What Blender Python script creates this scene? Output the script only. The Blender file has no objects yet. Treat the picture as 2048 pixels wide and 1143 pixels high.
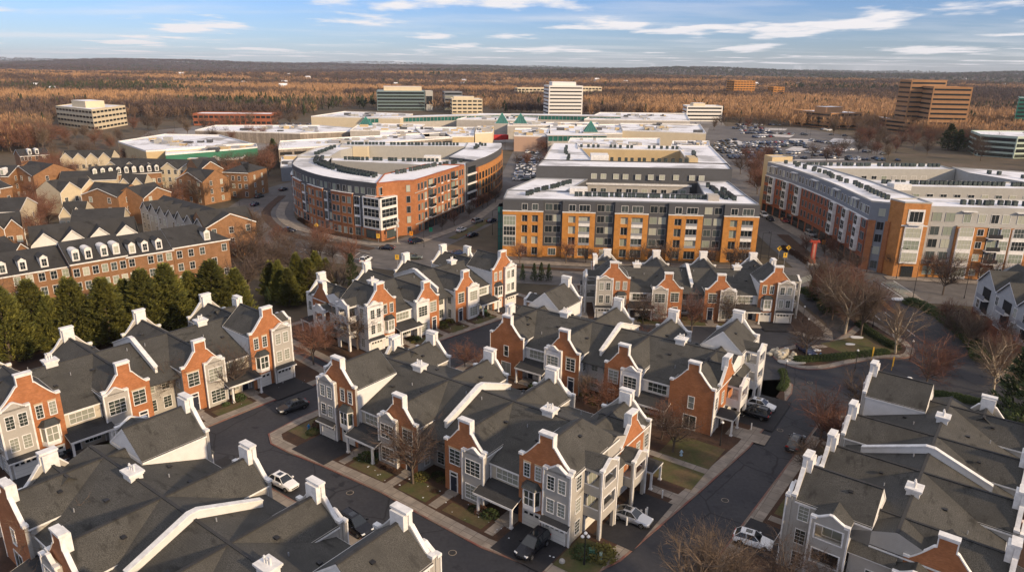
import bpy, bmesh, math, random
from mathutils import Vector, Matrix, Euler, noise
random.seed(7)
S = bpy.context.scene
COL = S.collection
PI = math.pi
# ---------------------------------------------------------------- camera
FPX, CX, CY, CH = 1400.0, 1024.0, 571.5, 50.0
PIT = math.atan((571.5-131)/FPX); ROL = math.atan(.0127)
cam = bpy.data.cameras.new('camera'); camo = bpy.data.objects.new('camera', cam); COL.objects.link(camo)
cam.sensor_width = 36; cam.lens = FPX/2048*36; cam.clip_start = .5; cam.clip_end = 60000
camo.matrix_world = Matrix.Translation((0, 0, CH)) @ Matrix.Rotation(PI/2-PIT, 4, 'X') @ Matrix.Rotation(ROL, 4, 'Z')
S.camera = camo
# ---------------------------------------------------------------- light
SUN_AZ = math.atan2(-.62, .78)      # direction towards the sun, seen from above
SUN_EL = math.radians(21)
sd = Vector((math.cos(SUN_AZ)*math.cos(SUN_EL), math.sin(SUN_AZ)*math.cos(SUN_EL), math.sin(SUN_EL)))
sun = bpy.data.lights.new('sun', 'SUN'); sun.energy = 5.0; sun.angle = math.radians(3); sun.color = (1, .75, .48)
suno = bpy.data.objects.new('sun', sun); COL.objects.link(suno)
suno.rotation_euler = (-sd).to_track_quat('-Z', 'Y').to_euler()
W = bpy.data.worlds.new('World'); S.world = W; W.use_nodes = True
nt = W.node_tree; N = nt.nodes; L_ = nt.links
bg = N['Background']
sky = N.new('ShaderNodeTexSky'); sky.sky_type = 'NISHITA'; sky.sun_disc = False
sky.sun_elevation = SUN_EL; sky.sun_rotation = math.atan2(sd.x, sd.y); sky.air_density = 1.1; sky.dust_density = .1; sky.ozone_density = 4.0
tc = N.new('ShaderNodeTexCoord'); sp = N.new('ShaderNodeSeparateXYZ'); L_.new(tc.outputs['Generated'], sp.inputs[0])
def wm(op, a, b=None, c=None):
    n = N.new('ShaderNodeMath'); n.operation = op
    for i, x in enumerate((a, b, c)):
        if x is None: continue
        if isinstance(x, (int, float)): n.inputs[i].default_value = x
        else: L_.new(x, n.inputs[i])
    return n.outputs[0]
zc = wm('MAXIMUM', sp.outputs[2], .004)
zp = wm('POWER', zc, .62)                    # the cloud deck seen edge on near the horizon
px_ = wm('DIVIDE', sp.outputs[0], wm('MULTIPLY', wm('ADD', zp, .06), 1.0)); py_ = wm('DIVIDE', sp.outputs[1], wm('ADD', zp, .06))
cb = N.new('ShaderNodeCombineXYZ'); L_.new(px_, cb.inputs[0]); L_.new(py_, cb.inputs[1])
def cloud(scx, scy, det, lo, hi, off, rough=.55):
    mp = N.new('ShaderNodeMapping'); mp.inputs['Scale'].default_value = (scx, scy, 1); mp.inputs['Location'].default_value = off
    L_.new(cb.outputs[0], mp.inputs[0])
    nz = N.new('ShaderNodeTexNoise'); nz.inputs['Scale'].default_value = 1; nz.inputs['Detail'].default_value = det; nz.inputs['Roughness'].default_value = rough
    L_.new(mp.outputs[0], nz.inputs[0])
    r = N.new('ShaderNodeMapRange'); r.interpolation_type = 'SMOOTHSTEP'; r.inputs[1].default_value = lo; r.inputs[2].default_value = hi
    L_.new(nz.outputs[0], r.inputs[0]); return r.outputs[0]
c1 = cloud(1.25, .95, 9, .53, .63, (3.3, 1.2, 0))
c2 = cloud(.55, 1.1, 6, .46, .72, (9.1, 4.0, 0))
hi_ = N.new('ShaderNodeMapRange'); hi_.interpolation_type = 'SMOOTHSTEP'; hi_.inputs[1].default_value = .16; hi_.inputs[2].default_value = .5; hi_.inputs[4].default_value = .62; L_.new(sp.outputs[2], hi_.inputs[0])   # unseen cloud added overhead to whiten the shadow fill
cm = wm('MINIMUM', wm('ADD', wm('ADD', wm('MULTIPLY', c1, .95), wm('MULTIPLY', c2, .5)), hi_.outputs[0]), 1)
mx = N.new('ShaderNodeMix'); mx.data_type = 'RGBA'
mx.inputs[7].default_value = (9.2, 8.9, 9.1, 1)
tint = N.new('ShaderNodeMix'); tint.data_type = 'RGBA'; tint.blend_type = 'MULTIPLY'; tint.inputs[0].default_value = 1
L_.new(sky.outputs[0], tint.inputs[6]); tint.inputs[7].default_value = (.72, .88, 1.40, 1)
L_.new(tint.outputs[2], mx.inputs[6]); L_.new(cm, mx.inputs[0])
L_.new(mx.outputs[2], bg.inputs[0]); bg.inputs[1].default_value = .095
S.view_settings.view_transform = 'Standard'; S.view_settings.look = 'None'; S.view_settings.exposure = .1; S.view_settings.gamma = 1
S.render.engine = 'CYCLES'
# ---------------------------------------------------------------- ground plane helper: a pixel of the photo to a place on level ground
def at(px, py, z=0):
    x = (px-CX)/FPX; y = -(py-CY)/FPX
    c, s = math.cos(ROL), math.sin(ROL)
    xr = x*c-y*s; yr = x*s+y*c
    dx, dy, dz = xr, math.cos(PIT)+yr*math.sin(PIT), -math.sin(PIT)+yr*math.cos(PIT)
    t = (z-CH)/dz
    return (dx*t, dy*t)
# ---------------------------------------------------------------- materials
MATS = {}
def mat(name, col, rough=.8, var=0, scale=3, kind=None, spec=.3, metal=0, bump=0, emit=None, col2=None, tr=0):
    if name in MATS: return MATS[name]
    m = bpy.data.materials.new(name); m.use_nodes = True
    n = m.node_tree.nodes; l = m.node_tree.links; b = n['Principled BSDF']
    b.inputs['Base Color'].default_value = (*col, 1); b.inputs['Roughness'].default_value = rough
    b.inputs['Specular IOR Level'].default_value = spec; b.inputs['Metallic'].default_value = metal
    t = n.new('ShaderNodeTexCoord')
    if tr: b.inputs['Transmission Weight'].default_value = tr
    if emit: b.inputs['Emission Color'].default_value = (*emit[:3], 1); b.inputs['Emission Strength'].default_value = emit[3]
    cur = None
    def mixc(f, a, bb, bt='MIX'):
        q = n.new('ShaderNodeMix'); q.data_type = 'RGBA'; q.blend_type = bt
        if isinstance(f, (int, float)): q.inputs[0].default_value = f
        else: l.new(f, q.inputs[0])
        for i, c in ((6, a), (7, bb)):
            if isinstance(c, tuple): q.inputs[i].default_value = (*c[:3], 1)
            else: l.new(c, q.inputs[i])
        return q.outputs[2]
    def nz(sc, det=4, vec=None, rg=.6):
        q = n.new('ShaderNodeTexNoise'); q.inputs['Scale'].default_value = sc; q.inputs['Detail'].default_value = det; q.inputs['Roughness'].default_value = rg
        l.new(vec if vec else t.outputs['Object'], q.inputs[0]); return q.outputs[0]
    def rmp(x, a, bb):
        q = n.new('ShaderNodeMapRange'); q.inputs[1].default_value = a; q.inputs[2].default_value = bb; l.new(x, q.inputs[0]); return q.outputs[0]
    def mapv(sc):
        q = n.new('ShaderNodeMapping'); q.inputs['Scale'].default_value = sc; l.new(t.outputs['Object'], q.inputs[0]); return q.outputs[0]
    c2 = col2 or tuple(c*.6 for c in col)
    hi = tuple(min(1, c*(1+var)) for c in col); lo = tuple(c*(1-var) for c in col)
    if kind == 'brick':
        s = n.new('ShaderNodeSeparateXYZ'); l.new(t.outputs['Object'], s.inputs[0])
        a = n.new('ShaderNodeMath'); a.operation = 'ADD'; l.new(s.outputs[0], a.inputs[0]); l.new(s.outputs[1], a.inputs[1])
        c = n.new('ShaderNodeCombineXYZ'); l.new(a.outputs[0], c.inputs[0]); l.new(s.outputs[2], c.inputs[1])
        k = n.new('ShaderNodeTexBrick'); l.new(c.outputs[0], k.inputs[0]); k.inputs['Scale'].default_value = 1
        k.inputs['Brick Width'].default_value = .28; k.inputs['Row Height'].default_value = .095; k.inputs['Mortar Size'].default_value = .008
        k.inputs['Color1'].default_value = (*hi, 1); k.inputs['Color2'].default_value = (*lo, 1); k.inputs['Mortar'].default_value = (*[x*.8+.06 for x in col], 1)
        cur = mixc(rmp(nz(.9, 5), .35, .75), k.outputs[0], tuple(x*.72 for x in col))
    elif kind == 'siding':
        s = n.new('ShaderNodeSeparateXYZ'); l.new(t.outputs['Object'], s.inputs[0])
        a = n.new('ShaderNodeMath'); a.operation = 'MULTIPLY'; l.new(s.outputs[2], a.inputs[0]); a.inputs[1].default_value = 5.2
        f = n.new('ShaderNodeMath'); f.operation = 'FRACT'; l.new(a.outputs[0], f.inputs[0])
        cur = mixc(rmp(f.outputs[0], .86, 1), col, tuple(x*.72 for x in col))
        cur = mixc(rmp(nz(1.1, 5), .4, .8), cur, tuple(x*.86 for x in col))
    elif kind == 'shingle':
        g1 = nz(14, 3); g2 = nz(.35, 4); g3 = nz(1, 7, mapv((.32, .75, .5)), .68)
        cur = mixc(rmp(g1, .38, .62), lo, hi)
        cur = mixc(rmp(g2, .35, .75), cur, tuple(x*.7 for x in col))
        cur = mixc(rmp(g3, .56, .68), cur, tuple(x*.42 for x in col))
        s = n.new('ShaderNodeSeparateXYZ'); l.new(t.outputs['Object'], s.inputs[0])
        a = n.new('ShaderNodeMath'); a.operation = 'MULTIPLY'; l.new(s.outputs[2], a.inputs[0]); a.inputs[1].default_value = 13
        f = n.new('ShaderNodeMath'); f.operation = 'FRACT'; l.new(a.outputs[0], f.inputs[0])
        cur = mixc(rmp(f.outputs[0], .75, 1), cur, mixc(1.0, cur, (.78, .78, .78), 'MULTIPLY'))
    elif kind == 'patch':
        cur = mixc(rmp(nz(scale, 6), .36, .62), col, c2)
        cur = mixc(rmp(nz(scale*9, 5), .3, .8), cur, mixc(1.0, cur, (.6, .6, .6), 'MULTIPLY'))
    elif kind == 'paving':
        q = n.new('ShaderNodeMapping'); q.inputs['Rotation'].default_value = (0, 0, math.radians(35.7)); l.new(t.outputs['Object'], q.inputs[0])
        k = n.new('ShaderNodeTexBrick'); l.new(q.outputs[0], k.inputs[0]); k.offset = 0; k.inputs['Scale'].default_value = 1; k.inputs['Brick Width'].default_value = 1.6; k.inputs['Row Height'].default_value = 1.6; k.inputs['Mortar Size'].default_value = .035
        k.inputs['Color1'].default_value = (*hi, 1); k.inputs['Color2'].default_value = (*[x*.85 for x in col], 1); k.inputs['Mortar'].default_value = (*[x*.45 for x in col], 1)
        cur = mixc(rmp(nz(.8, 6), .4, .75), k.outputs[0], tuple(x*.66 for x in col))
    elif kind == 'asphalt':
        cur = mixc(rmp(nz(.09, 6), .36, .62), col, c2)
        cur = mixc(rmp(nz(2.2, 6), .35, .8), cur, mixc(1.0, cur, (.62, .62, .62), 'MULTIPLY'))
        v = n.new('ShaderNodeTexVoronoi'); v.feature = 'DISTANCE_TO_EDGE'; v.inputs['Scale'].default_value = .16
        wv = n.new('ShaderNodeMix'); wv.data_type = 'RGBA'; wv.inputs[0].default_value = .35; l.new(t.outputs['Object'], wv.inputs[6]); qn = n.new('ShaderNodeTexNoise'); qn.inputs['Scale'].default_value = .5; l.new(t.outputs['Object'], qn.inputs[0]); l.new(qn.outputs[1], wv.inputs[7])
        l.new(wv.outputs[2], v.inputs[0]); cur = mixc(rmp(v.outputs[0], .0, .012), tuple(x*.35 for x in col), cur)
        cur = mixc(rmp(nz(.35, 3), .62, .68), cur, tuple(x*.55 for x in col))
    elif kind == 'snowroof':
        cur = mixc(rmp(nz(.06, 6), .50, .62), (.74, .75, .79), c2)
        cur = mixc(rmp(nz(.6, 5), .3, .9), cur, mixc(1.0, cur, (.82, .82, .82), 'MULTIPLY'))
    elif kind == 'leaf':
        oi = n.new('ShaderNodeObjectInfo')
        cur = mixc(rmp(nz(scale, 4), .35, .65), col, c2)
        h = n.new('ShaderNodeHueSaturation'); l.new(cur, h.inputs['Color'])
        a = n.new('ShaderNodeMapRange'); a.inputs[3].default_value = .7; a.inputs[4].default_value = 1.3; l.new(oi.outputs['Random'], a.inputs[0]); l.new(a.outputs[0], h.inputs['Value'])
        cur = h.outputs[0]
    elif kind == 'glass':
        oi = n.new('ShaderNodeObjectInfo')
        s = n.new('ShaderNodeSeparateXYZ'); l.new(t.outputs['Object'], s.inputs[0])
        gr = n.new('ShaderNodeMapRange'); gr.inputs[1].default_value = 0; gr.inputs[2].default_value = 1; l.new(oi.outputs['Random'], gr.inputs[0])
        gt = n.new('ShaderNodeMath'); gt.operation = 'GREATER_THAN'; gt.inputs[1].default_value = .52; l.new(oi.outputs['Random'], gt.inputs[0])
        w2 = n.new('ShaderNodeMath'); w2.operation = 'MULTIPLY'; l.new(gt.outputs[0], w2.inputs[0]); w2.inputs[1].default_value = .8
        cur = mixc(w2.outputs[0], mixc(rmp(nz(1.3, 2), .4, .6), col, c2), (.30, .31, .26))
    elif var:
        cur = mixc(rmp(nz(scale, 5), .3, .75), hi, lo)
    if cur is not None: l.new(cur, b.inputs['Base Color'])
    if bump:
        q = n.new('ShaderNodeBump'); q.inputs['Strength'].default_value = bump; q.inputs['Distance'].default_value = .05
        l.new(nz(scale*6 if kind != 'shingle' else 12, 4), q.inputs['Height']); l.new(q.outputs[0], b.inputs['Normal'])
    MATS[name] = m; return m
brick = mat('brick', (.365, .142, .055), .85, .22, kind='brick')
brick_o = mat('brick_orange', (.48, .21, .045), .85, .1, kind='brick')
brick_d = mat('brick_dark', (.30, .095, .045), .85, .14, kind='brick')
brick_t = mat('brick_tan', (.38, .17, .06), .85, .14, kind='brick')
sid_g = mat('siding_grey', (.37, .35, .315), .7, kind='siding')
sid_b = mat('siding_beige', (.50, .45, .36), .7, kind='siding')
sid_w = mat('siding_white', (.66, .65, .63), .7, kind='siding')
sid_c = mat('siding_cream', (.55, .47, .33), .7, kind='siding')
trim = mat('white_trim', (.64, .63, .61), .6, .2, 1.6)
shingle = mat('shingle', (.068, .066, .060), .93, .55, kind='shingle', bump=.3)
shingle_d = mat('shingle_dark', (.042, .042, .043), .9, .4, kind='shingle')
glass = mat('window_glass', (.02, .026, .026), .12, kind='glass', spec=.6, col2=(.06, .075, .06))
glass_d = mat('dark_glass', (.018, .022, .025), .1, .3, spec=.7)
glass_g = mat('green_glass', (.02, .10, .085), .12, .4, .2, spec=.8)
blind = mat('pale_blind', (.40, .40, .33), .6, .15, 1)
garage = mat('garage_door', (.62, .60, .55), .6, .05, 1)
dark = mat('dark_void', (.02, .02, .02), .9)
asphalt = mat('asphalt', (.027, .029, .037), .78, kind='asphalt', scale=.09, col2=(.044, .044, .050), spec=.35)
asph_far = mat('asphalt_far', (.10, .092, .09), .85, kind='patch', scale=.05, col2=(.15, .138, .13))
asph_new = mat('driveway_asphalt', (.022, .022, .026), .8, kind='patch', scale=.4, col2=(.032, .031, .034))
conc = mat('concrete', (.25, .215, .18), .9, .22, 1.2, kind='paving')
conc_l = mat('pale_concrete', (.36, .34, .31), .9, .12, .5)
redcurb = mat('red_curb', (.22, .085, .07), .85, kind='patch', scale=.45, col2=(.20, .15, .12))
grass = mat('lawn', (.075, .085, .028), .95, kind='patch', scale=.35, col2=(.12, .085, .045), bump=.5)
mulch = mat('mulch', (.085, .045, .028), .95, kind='patch', scale=.5, col2=(.055, .033, .022), bump=.6)
soil = mat('winter_ground', (.13, .095, .065), .95, kind='patch', scale=.03, col2=(.08, .065, .04))
metal_d = mat('dark_metal', (.02, .02, .022), .5)
metal_g = mat('grey_metal', (.25, .26, .28), .5)
paint_w = mat('road_paint', (.5, .5, .48), .8, .2, 1)
paint_y = mat('yellow_paint', (.55, .33, .04), .8, .1, 1)
bark = mat('bark', (.10, .078, .062), .95, .3, 4)
bark_p = mat('pale_bark', (.34, .29, .22), .95, .3, 2)
snow = mat('snow', (.55, .56, .58), .7, .06, 1)
# ---------------------------------------------------------------- mesh builder
class MB:
    def __init__(s): s.v = []; s.f = []; s.m = []; s.mats = []
    def mi(s, m):
        if m not in s.mats: s.mats.append(m)
        return s.mats.index(m)
    def face(s, pts, m):
        k = len(s.v); s.v.extend([tuple(p) for p in pts]); s.f.append(tuple(range(k, k+len(pts)))); s.m.append(s.mi(m))
    def box(s, x0, x1, y0, y1, z0, z1, m, top=None):
        x0, x1 = min(x0, x1), max(x0, x1); y0, y1 = min(y0, y1), max(y0, y1)
        k = len(s.v)
        s.v += [(x0, y0, z0), (x1, y0, z0), (x1, y1, z0), (x0, y1, z0), (x0, y0, z1), (x1, y0, z1), (x1, y1, z1), (x0, y1, z1)]
        F = [(0, 3, 2, 1), (4, 5, 6, 7), (0, 1, 5, 4), (1, 2, 6, 5), (2, 3, 7, 6), (3, 0, 4, 7)]
        i = s.mi(m)
        for j, q in enumerate(F): s.f.append(tuple(k+a for a in q)); s.m.append(s.mi(top) if (top and j == 1) else i)
    def prism(s, pts, z0, z1, m, top=None, side=None):     # vertical extrusion of a plan polygon
        n = len(pts); k = len(s.v)
        zz0 = z0 if hasattr(z0, '__len__') else [z0]*n; zz1 = z1 if hasattr(z1, '__len__') else [z1]*n
        s.v += [(p[0], p[1], zz0[i]) for i, p in enumerate(pts)]+[(p[0], p[1], zz1[i]) for i, p in enumerate(pts)]
        s.f.append(tuple(k+i for i in reversed(range(n)))); s.m.append(s.mi(m))
        s.f.append(tuple(k+n+i for i in range(n))); s.m.append(s.mi(top or m))
        for i in range(n):
            j = (i+1) % n; s.f.append((k+i, k+j, k+n+j, k+n+i)); s.m.append(s.mi(side or m))
    def extr(s, prof, axis, a, b, m, front=None, back=None):  # profile of (t, z) extruded along the other horizontal axis
        # axis 'y': prof t is x, extrude y from a to b ; axis 'x': prof t is y, extrude x
        n = len(prof); k = len(s.v)
        for e in (a, b):
            for t, z in prof: s.v.append((t, e, z) if axis == 'y' else (e, t, z))
        s.f.append(tuple(k+i for i in range(n))); s.m.append(s.mi(front or m))
        s.f.append(tuple(k+n+i for i in reversed(range(n)))); s.m.append(s.mi(back or m))
        for i in range(n):
            j = (i+1) % n; s.f.append((k+j, k+i, k+n+i, k+n+j)); s.m.append(s.mi(m))
    def tube(s, p, q, r0, r1, m, n=6, cap=True):
        p = Vector(p); q = Vector(q); d = q-p
        if d.length < 1e-6: return
        a = d.orthogonal().normalized(); b = d.normalized().cross(a); k = len(s.v)
        for c, r in ((p, r0), (q, r1)):
            for i in range(n):
                t = 2*PI*i/n; s.v.append(tuple(c+a*(r*math.cos(t))+b*(r*math.sin(t))))
        i0 = s.mi(m)
        for i in range(n): s.f.append((k+i, k+(i+1) % n, k+n+(i+1) % n, k+n+i)); s.m.append(i0)
        if cap: s.f.append(tuple(k+n+i for i in range(n))); s.m.append(i0)
    def mesh(s, name):
        me = bpy.data.meshes.new(name); me.from_pydata(s.v, [], s.f)
        for m in s.mats: me.materials.append(m)
        me.polygons.foreach_set('material_index', s.m); me.update(); return me
    def build(s, name, parent=None):
        o = bpy.data.objects.new(name, s.mesh(name)); COL.objects.link(o)
        if parent: o.parent = parent
        return o
def obj(name, me, parent=None, loc=None, rz=0):
    o = bpy.data.objects.new(name, me); COL.objects.link(o)
    if parent: o.parent = parent
    if loc: o.location = loc
    o.rotation_euler.z = rz
    return o
def tag(o, label=None, cat=None, group=None, kind=None):
    if label: o['label'] = label
    if cat: o['category'] = cat
    if group: o['group'] = group
    if kind: o['kind'] = kind
    return o
def empty(name, loc, rz=0, sc=(1, 1, 1)):
    o = bpy.data.objects.new(name, None); COL.objects.link(o); o.location = loc; o.rotation_euler.z = rz; o.scale = sc; o.empty_display_size = .5
    return o
def copy_tree(o, parent=None):
    c = o.copy(); COL.objects.link(c); c.parent = parent
    for ch in list(o.children): copy_tree(ch, c)
    return c
# ================================================================ ground
def sheet(name, pts, z, m, kind='structure'):
    b = MB(); b.face([(p[0], p[1], z) for p in pts], m); return tag(b.build(name), kind=kind)
def A(*pp): return [at(x, y) for x, y in pp]
def hill(x, y):
    d = math.hypot(x, y)
    if d < 900: return 0
    k = min(1, (d-900)/2500)
    h = 36*noise.noise(Vector((x/1900, y/1900, .3)))+12*noise.noise(Vector((x/700, y/700, 1.7)))
    f = min(1, max(0, (d-3200)/4200)); far_ = 58*noise.noise(Vector((x/2600, y/1500, 7.7)))+14*noise.noise(Vector((x/900, y/700, 3.1)))
    return k*(h-8) + f*(14 - 14*x/9000 + far_)
g = MB()
rs = [0, 60, 150, 300, 500, 700, 900, 1100, 1350, 1650, 2000, 2400, 2900, 3500, 4200, 5000, 6000, 7200, 8600, 10500, 13000, 17000, 24000]
na = 120
for i, r in enumerate(rs):
    for j in range(na):
        t = 2*PI*j/na; x, y = r*math.cos(t), r*math.sin(t)
        g.v.append((x, y, hill(x, y) - max(0, r-11000)*.004))
gi = g.mi(soil)
for i in range(len(rs)-1):
    for j in range(na):
        k = (j+1) % na; g.f.append((i*na+j, i*na+k, (i+1)*na+k, (i+1)*na+j)); g.m.append(gi)
tag(g.build('ground'), kind='structure')

B = {'B1': (-26.26, 88.3, -35.72, .965, 1.005), 'B2': (39.56, 104.99, 145.76, .985, .958), 'B5': (-6.45, 51.3, 143.4, .967, 1.067),
     'B6': (51.2, 90.6, 232.3, .935, .905), 'B4': (-62.15, 75.91, 50.32, 1.017, .994), 'B3': (-25.9, 117.3, 47.5, .975, .96), 'B7': (17.5, 137.9, -2.9, .93, .986)}
def loc(n, u, v):
    x, y, a, s, su = B[n]; a = math.radians(a); u *= su; v *= s
    return (x+u*math.cos(a)-v*math.sin(a), y+u*math.sin(a)+v*math.cos(a))
# asphalt of the estate's lanes, one sheet under the raised lawns and pavements
lane = [(-75, 40), (75, 40), (84, 100), (62, 125), (52, 150), (14, 150), (5, 152), (-22, 138), (-60, 125), (-92, 92)]
sheet('lane', lane, .02, asphalt)
def catmull(P, n=5, closed=True):
    out = []; m = len(P)
    for i in range(m if closed else m-1):
        p0, p1, p2, p3 = (P[(i-1) % m], P[i], P[(i+1) % m], P[(i+2) % m]) if closed else (P[max(i-1, 0)], P[i], P[i+1], P[min(i+2, m-1)])
        for k in range(n):
            t = k/n
            out.append(tuple(.5*((2*p1[a])+(-p0[a]+p2[a])*t+(2*p0[a]-5*p1[a]+4*p2[a]-p3[a])*t*t+(-p0[a]+3*p1[a]-3*p2[a]+p3[a])*t**3) for a in (0, 1)))
    if not closed: out.append(tuple(P[-1]))
    return out
def inset(P, d):
    n = len(P); ar = sum(P[i][0]*P[(i+1) % n][1]-P[(i+1) % n][0]*P[i][1] for i in range(n)); sg = 1 if ar > 0 else -1
    out = []
    for i in range(n):
        a, b, c = Vector(P[i-1]), Vector(P[i]), Vector(P[(i+1) % n])
        e1 = (b-a); e2 = (c-b)
        if e1.length < 1e-6: e1 = e2
        if e2.length < 1e-6: e2 = e1
        e1.normalize(); e2.normalize()
        n1 = Vector((-e1.y, e1.x))*sg; n2 = Vector((-e2.y, e2.x))*sg
        m = n1+n2; m = m/max(.5, m.length_squared/2) if m.length > .2 else n1
        out.append(tuple(b+m*d))
    return out
def island(P, name='lawn', m=mulch, red=True, walk=1.5, smooth=False):
    if smooth: P = catmull(P, 4)
    b = MB(); b.prism(P, 0, .13, redcurb if red else conc); tag(b.build('kerb'), kind='structure')
    q = inset(P, .22); b = MB(); b.prism(q, .05, .145, conc); tag(b.build('pavement'), kind='structure')
    if walk: q = inset(P, .22+walk)
    b = MB(); b.prism(q, .06, .16, m); tag(b.build(name), kind='structure')
# block of the two near terraces
I1 = A((536, 868), (541, 888), (575, 905), (640, 931), (760, 985), (850, 1036), (960, 1095), (1060, 1133))+[loc('B1', 41, -5.6), loc('B1', 44.5, -3.5), loc('B1', 46, 1)]+A((1400, 985), (1500, 895), (1584, 787), (1586, 770), (1562, 750))+\
    [loc('B2', -4.5, 3), loc('B2', -3, -2.5), loc('B2', 20, -2.5), loc('B2', 44, -2.5), loc('B2', 46, 10), loc('B2', 46, 24), loc('B1', 10, 27), loc('B1', -3, 24), loc('B1', -6, 12), loc('B1', -6.5, 0)]
island(I1, 'planting_bed')
I4 = [loc('B4', 46, -2.2), loc('B4', 45, -5.6), loc('B4', 30, -5.4), loc('B4', 15, -6), loc('B4', -5, -6), loc('B4', -12, 10), loc('B4', -10, 60), loc('B4', 30, 60), loc('B4', 48, 25)]
island(I4, 'planting_bed')
I3 = [loc('B3', -4, -5), loc('B3', 20, -5.3), loc('B3', 43, -5.3), loc('B3', 47, -2), loc('B3', 47, 24), loc('B3', -8, 24), loc('B3', -8, 0)]
island(I3, 'planting_bed')
I7 = [loc('B7', -3, -4), loc('B7', 37, -4), loc('B7', 42, -10), loc('B7', 46, -10), loc('B7', 47.5, -5), loc('B7', 46, 25), loc('B7', -5, 25)]
island(I7, 'planting_bed', red=False)
I5 = [loc('B5', -3, -5.5), loc('B5', 15, -5.6), loc('B5', 36, -5.2), loc('B5', 46, -3), loc('B5', 46, 30), loc('B5', -6, 30), loc('B5', -6, 0)]
island(I5, 'planting_bed')
I6 = [loc('B6', -5, -2), loc('B6', -2, -6.3), loc('B6', 20, -6.3), loc('B6', 44, -6.3), loc('B6', 70, -6.3), loc('B6', 70, 30), loc('B6', -12, 30), loc('B6', -9, 8)]
island(I6, 'planting_bed')
I8 = catmull(A((1543, 705), (1560, 725), (1600, 738), (1650, 738), (1700, 728), (1760, 717), (1815, 716), (1830, 703), (1822, 690), (1790, 668), (1752, 646), (1722, 640), (1690, 668), (1640, 690), (1590, 690)), 3)
island(I8, 'planting_bed', walk=1.3)
# entrance road on the right
ZN = [0]
def strip(name, P, w, z, m, kind='structure'):
    ZN[0] += 1; z += ZN[0]*.0016
    P = catmull(P, 5, False); b = MB(); L, R = [], []
    for i, p in enumerate(P):
        a = Vector(P[max(i-1, 0)]); c = Vector(P[min(i+1, len(P)-1)]); d = (c-a).normalized(); nn = Vector((-d.y, d.x))
        ww = w if not callable(w) else w(i/(len(P)-1))
        L.append(Vector(p)+nn*ww/2); R.append(Vector(p)-nn*ww/2)
    for i in range(len(P)-1): b.face([(*L[i], z), (*L[i+1], z), (*R[i+1], z), (*R[i], z)], m)
    o = b.build(name)
    return tag(o, kind=kind) if kind else o
near_r = A((1735, 560), (1790, 610), (1850, 665), (1905, 720), (1960, 790), (2030, 830), (2130, 850))
strip('entrance_road', near_r, 13.5, .05, asphalt)
strip('pavement', A((1815, 585), (1880, 632), (1945, 690), (1985, 735), (2048, 790), (2130, 800)), 2.2, .09, conc)
strip('median', A((1748, 588), (1772, 612), (1800, 632)), 1.4, .13, brick_t)
strip('lane', A((1700, 790), (1740, 760), (1800, 745), (1870, 735)), 9, .045, asphalt)
strip('lane', A((1545, 735), (1500, 690), (1400, 672), (1250, 668), (1150, 660)), 11, .045, asphalt)
strip('lane', A((1600, 575), (1650, 620), (1690, 660), (1640, 700), (1580, 715)), 6.5, .05, asphalt)
# boulevard
blvd = A((700, 352), (610, 372), (545, 400), (515, 432), (540, 462), (640, 492), (760, 510), (860, 521), (1000, 536), (1250, 548), (1500, 556), (1680, 566), (1850, 577), (2048, 592), (2300, 612))
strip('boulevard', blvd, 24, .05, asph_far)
m1 = A((565, 392), (532, 425), (560, 460), (620, 479), (700, 491), (745, 499))
strip('median', m1, 3.0, .16, mulch)
strip('median', A((1030, 534), (1250, 545), (1480, 553)), 2.0, .16, mulch)
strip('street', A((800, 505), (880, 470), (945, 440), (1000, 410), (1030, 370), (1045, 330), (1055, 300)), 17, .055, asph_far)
strip('median', A((905, 478), (945, 458), (985, 436)), 3, .15, grass)
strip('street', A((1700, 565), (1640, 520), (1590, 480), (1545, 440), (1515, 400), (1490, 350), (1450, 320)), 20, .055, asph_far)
strip('median', A((1625, 518), (1597, 497), (1565, 470)), 3.6, .18, mulch)
# crossing and lane paint
for P, w in ((A((1775, 564), (1822, 594)), 3.2), (A((1590, 566), (1640, 548)), 2.5)): strip('crosswalk', P, w, .06, mat('grey_crossing', (.2, .2, .17), .9, .1, 1))
for P in (A((1762, 567), (1808, 597)), A((1787, 562), (1834, 592)), A((570, 520), (613, 499)), A((720, 505), (700, 520)), A((1770, 625), (1830, 672)), A((1722, 607), (1760, 640)), A((600, 497), (720, 519)), A((640, 478), (740, 497))):
    strip('lane_marking', P, .22, .065, paint_w)
for t in range(9):
    p = A((1010+t*55, 541+t*1.9), (1035+t*55, 541.8+t*1.9)); strip('lane_marking', p, .2, .065, paint_w)
for P in (A((600, 480), (690, 502), (800, 520)), A((505, 405), (492, 435), (520, 468)),): pass
# pavements beside the boulevard
strip('pavement', A((570, 405), (561, 430), (590, 455), (680, 478), (745, 489), (800, 487)), 3.0, .14, conc)
strip('pavement', A((1005, 524), (1250, 533), (1510, 541)), 3.4, .14, conc)
strip('pavement', A((1770, 556), (1900, 563), (2080, 573)), 3.2, .14, conc)
strip('pavement', A((830, 487), (900, 462), (950, 440), (1003, 400)), 3.2, .14, conc)
strip('pavement', A((1735, 545), (1660, 500), (1600, 470), (1550, 440), (1530, 420)), 4.5, .14, conc)
strip('bus_lane_island', A((690, 498), (740, 508)), .5, .17, conc)
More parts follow.
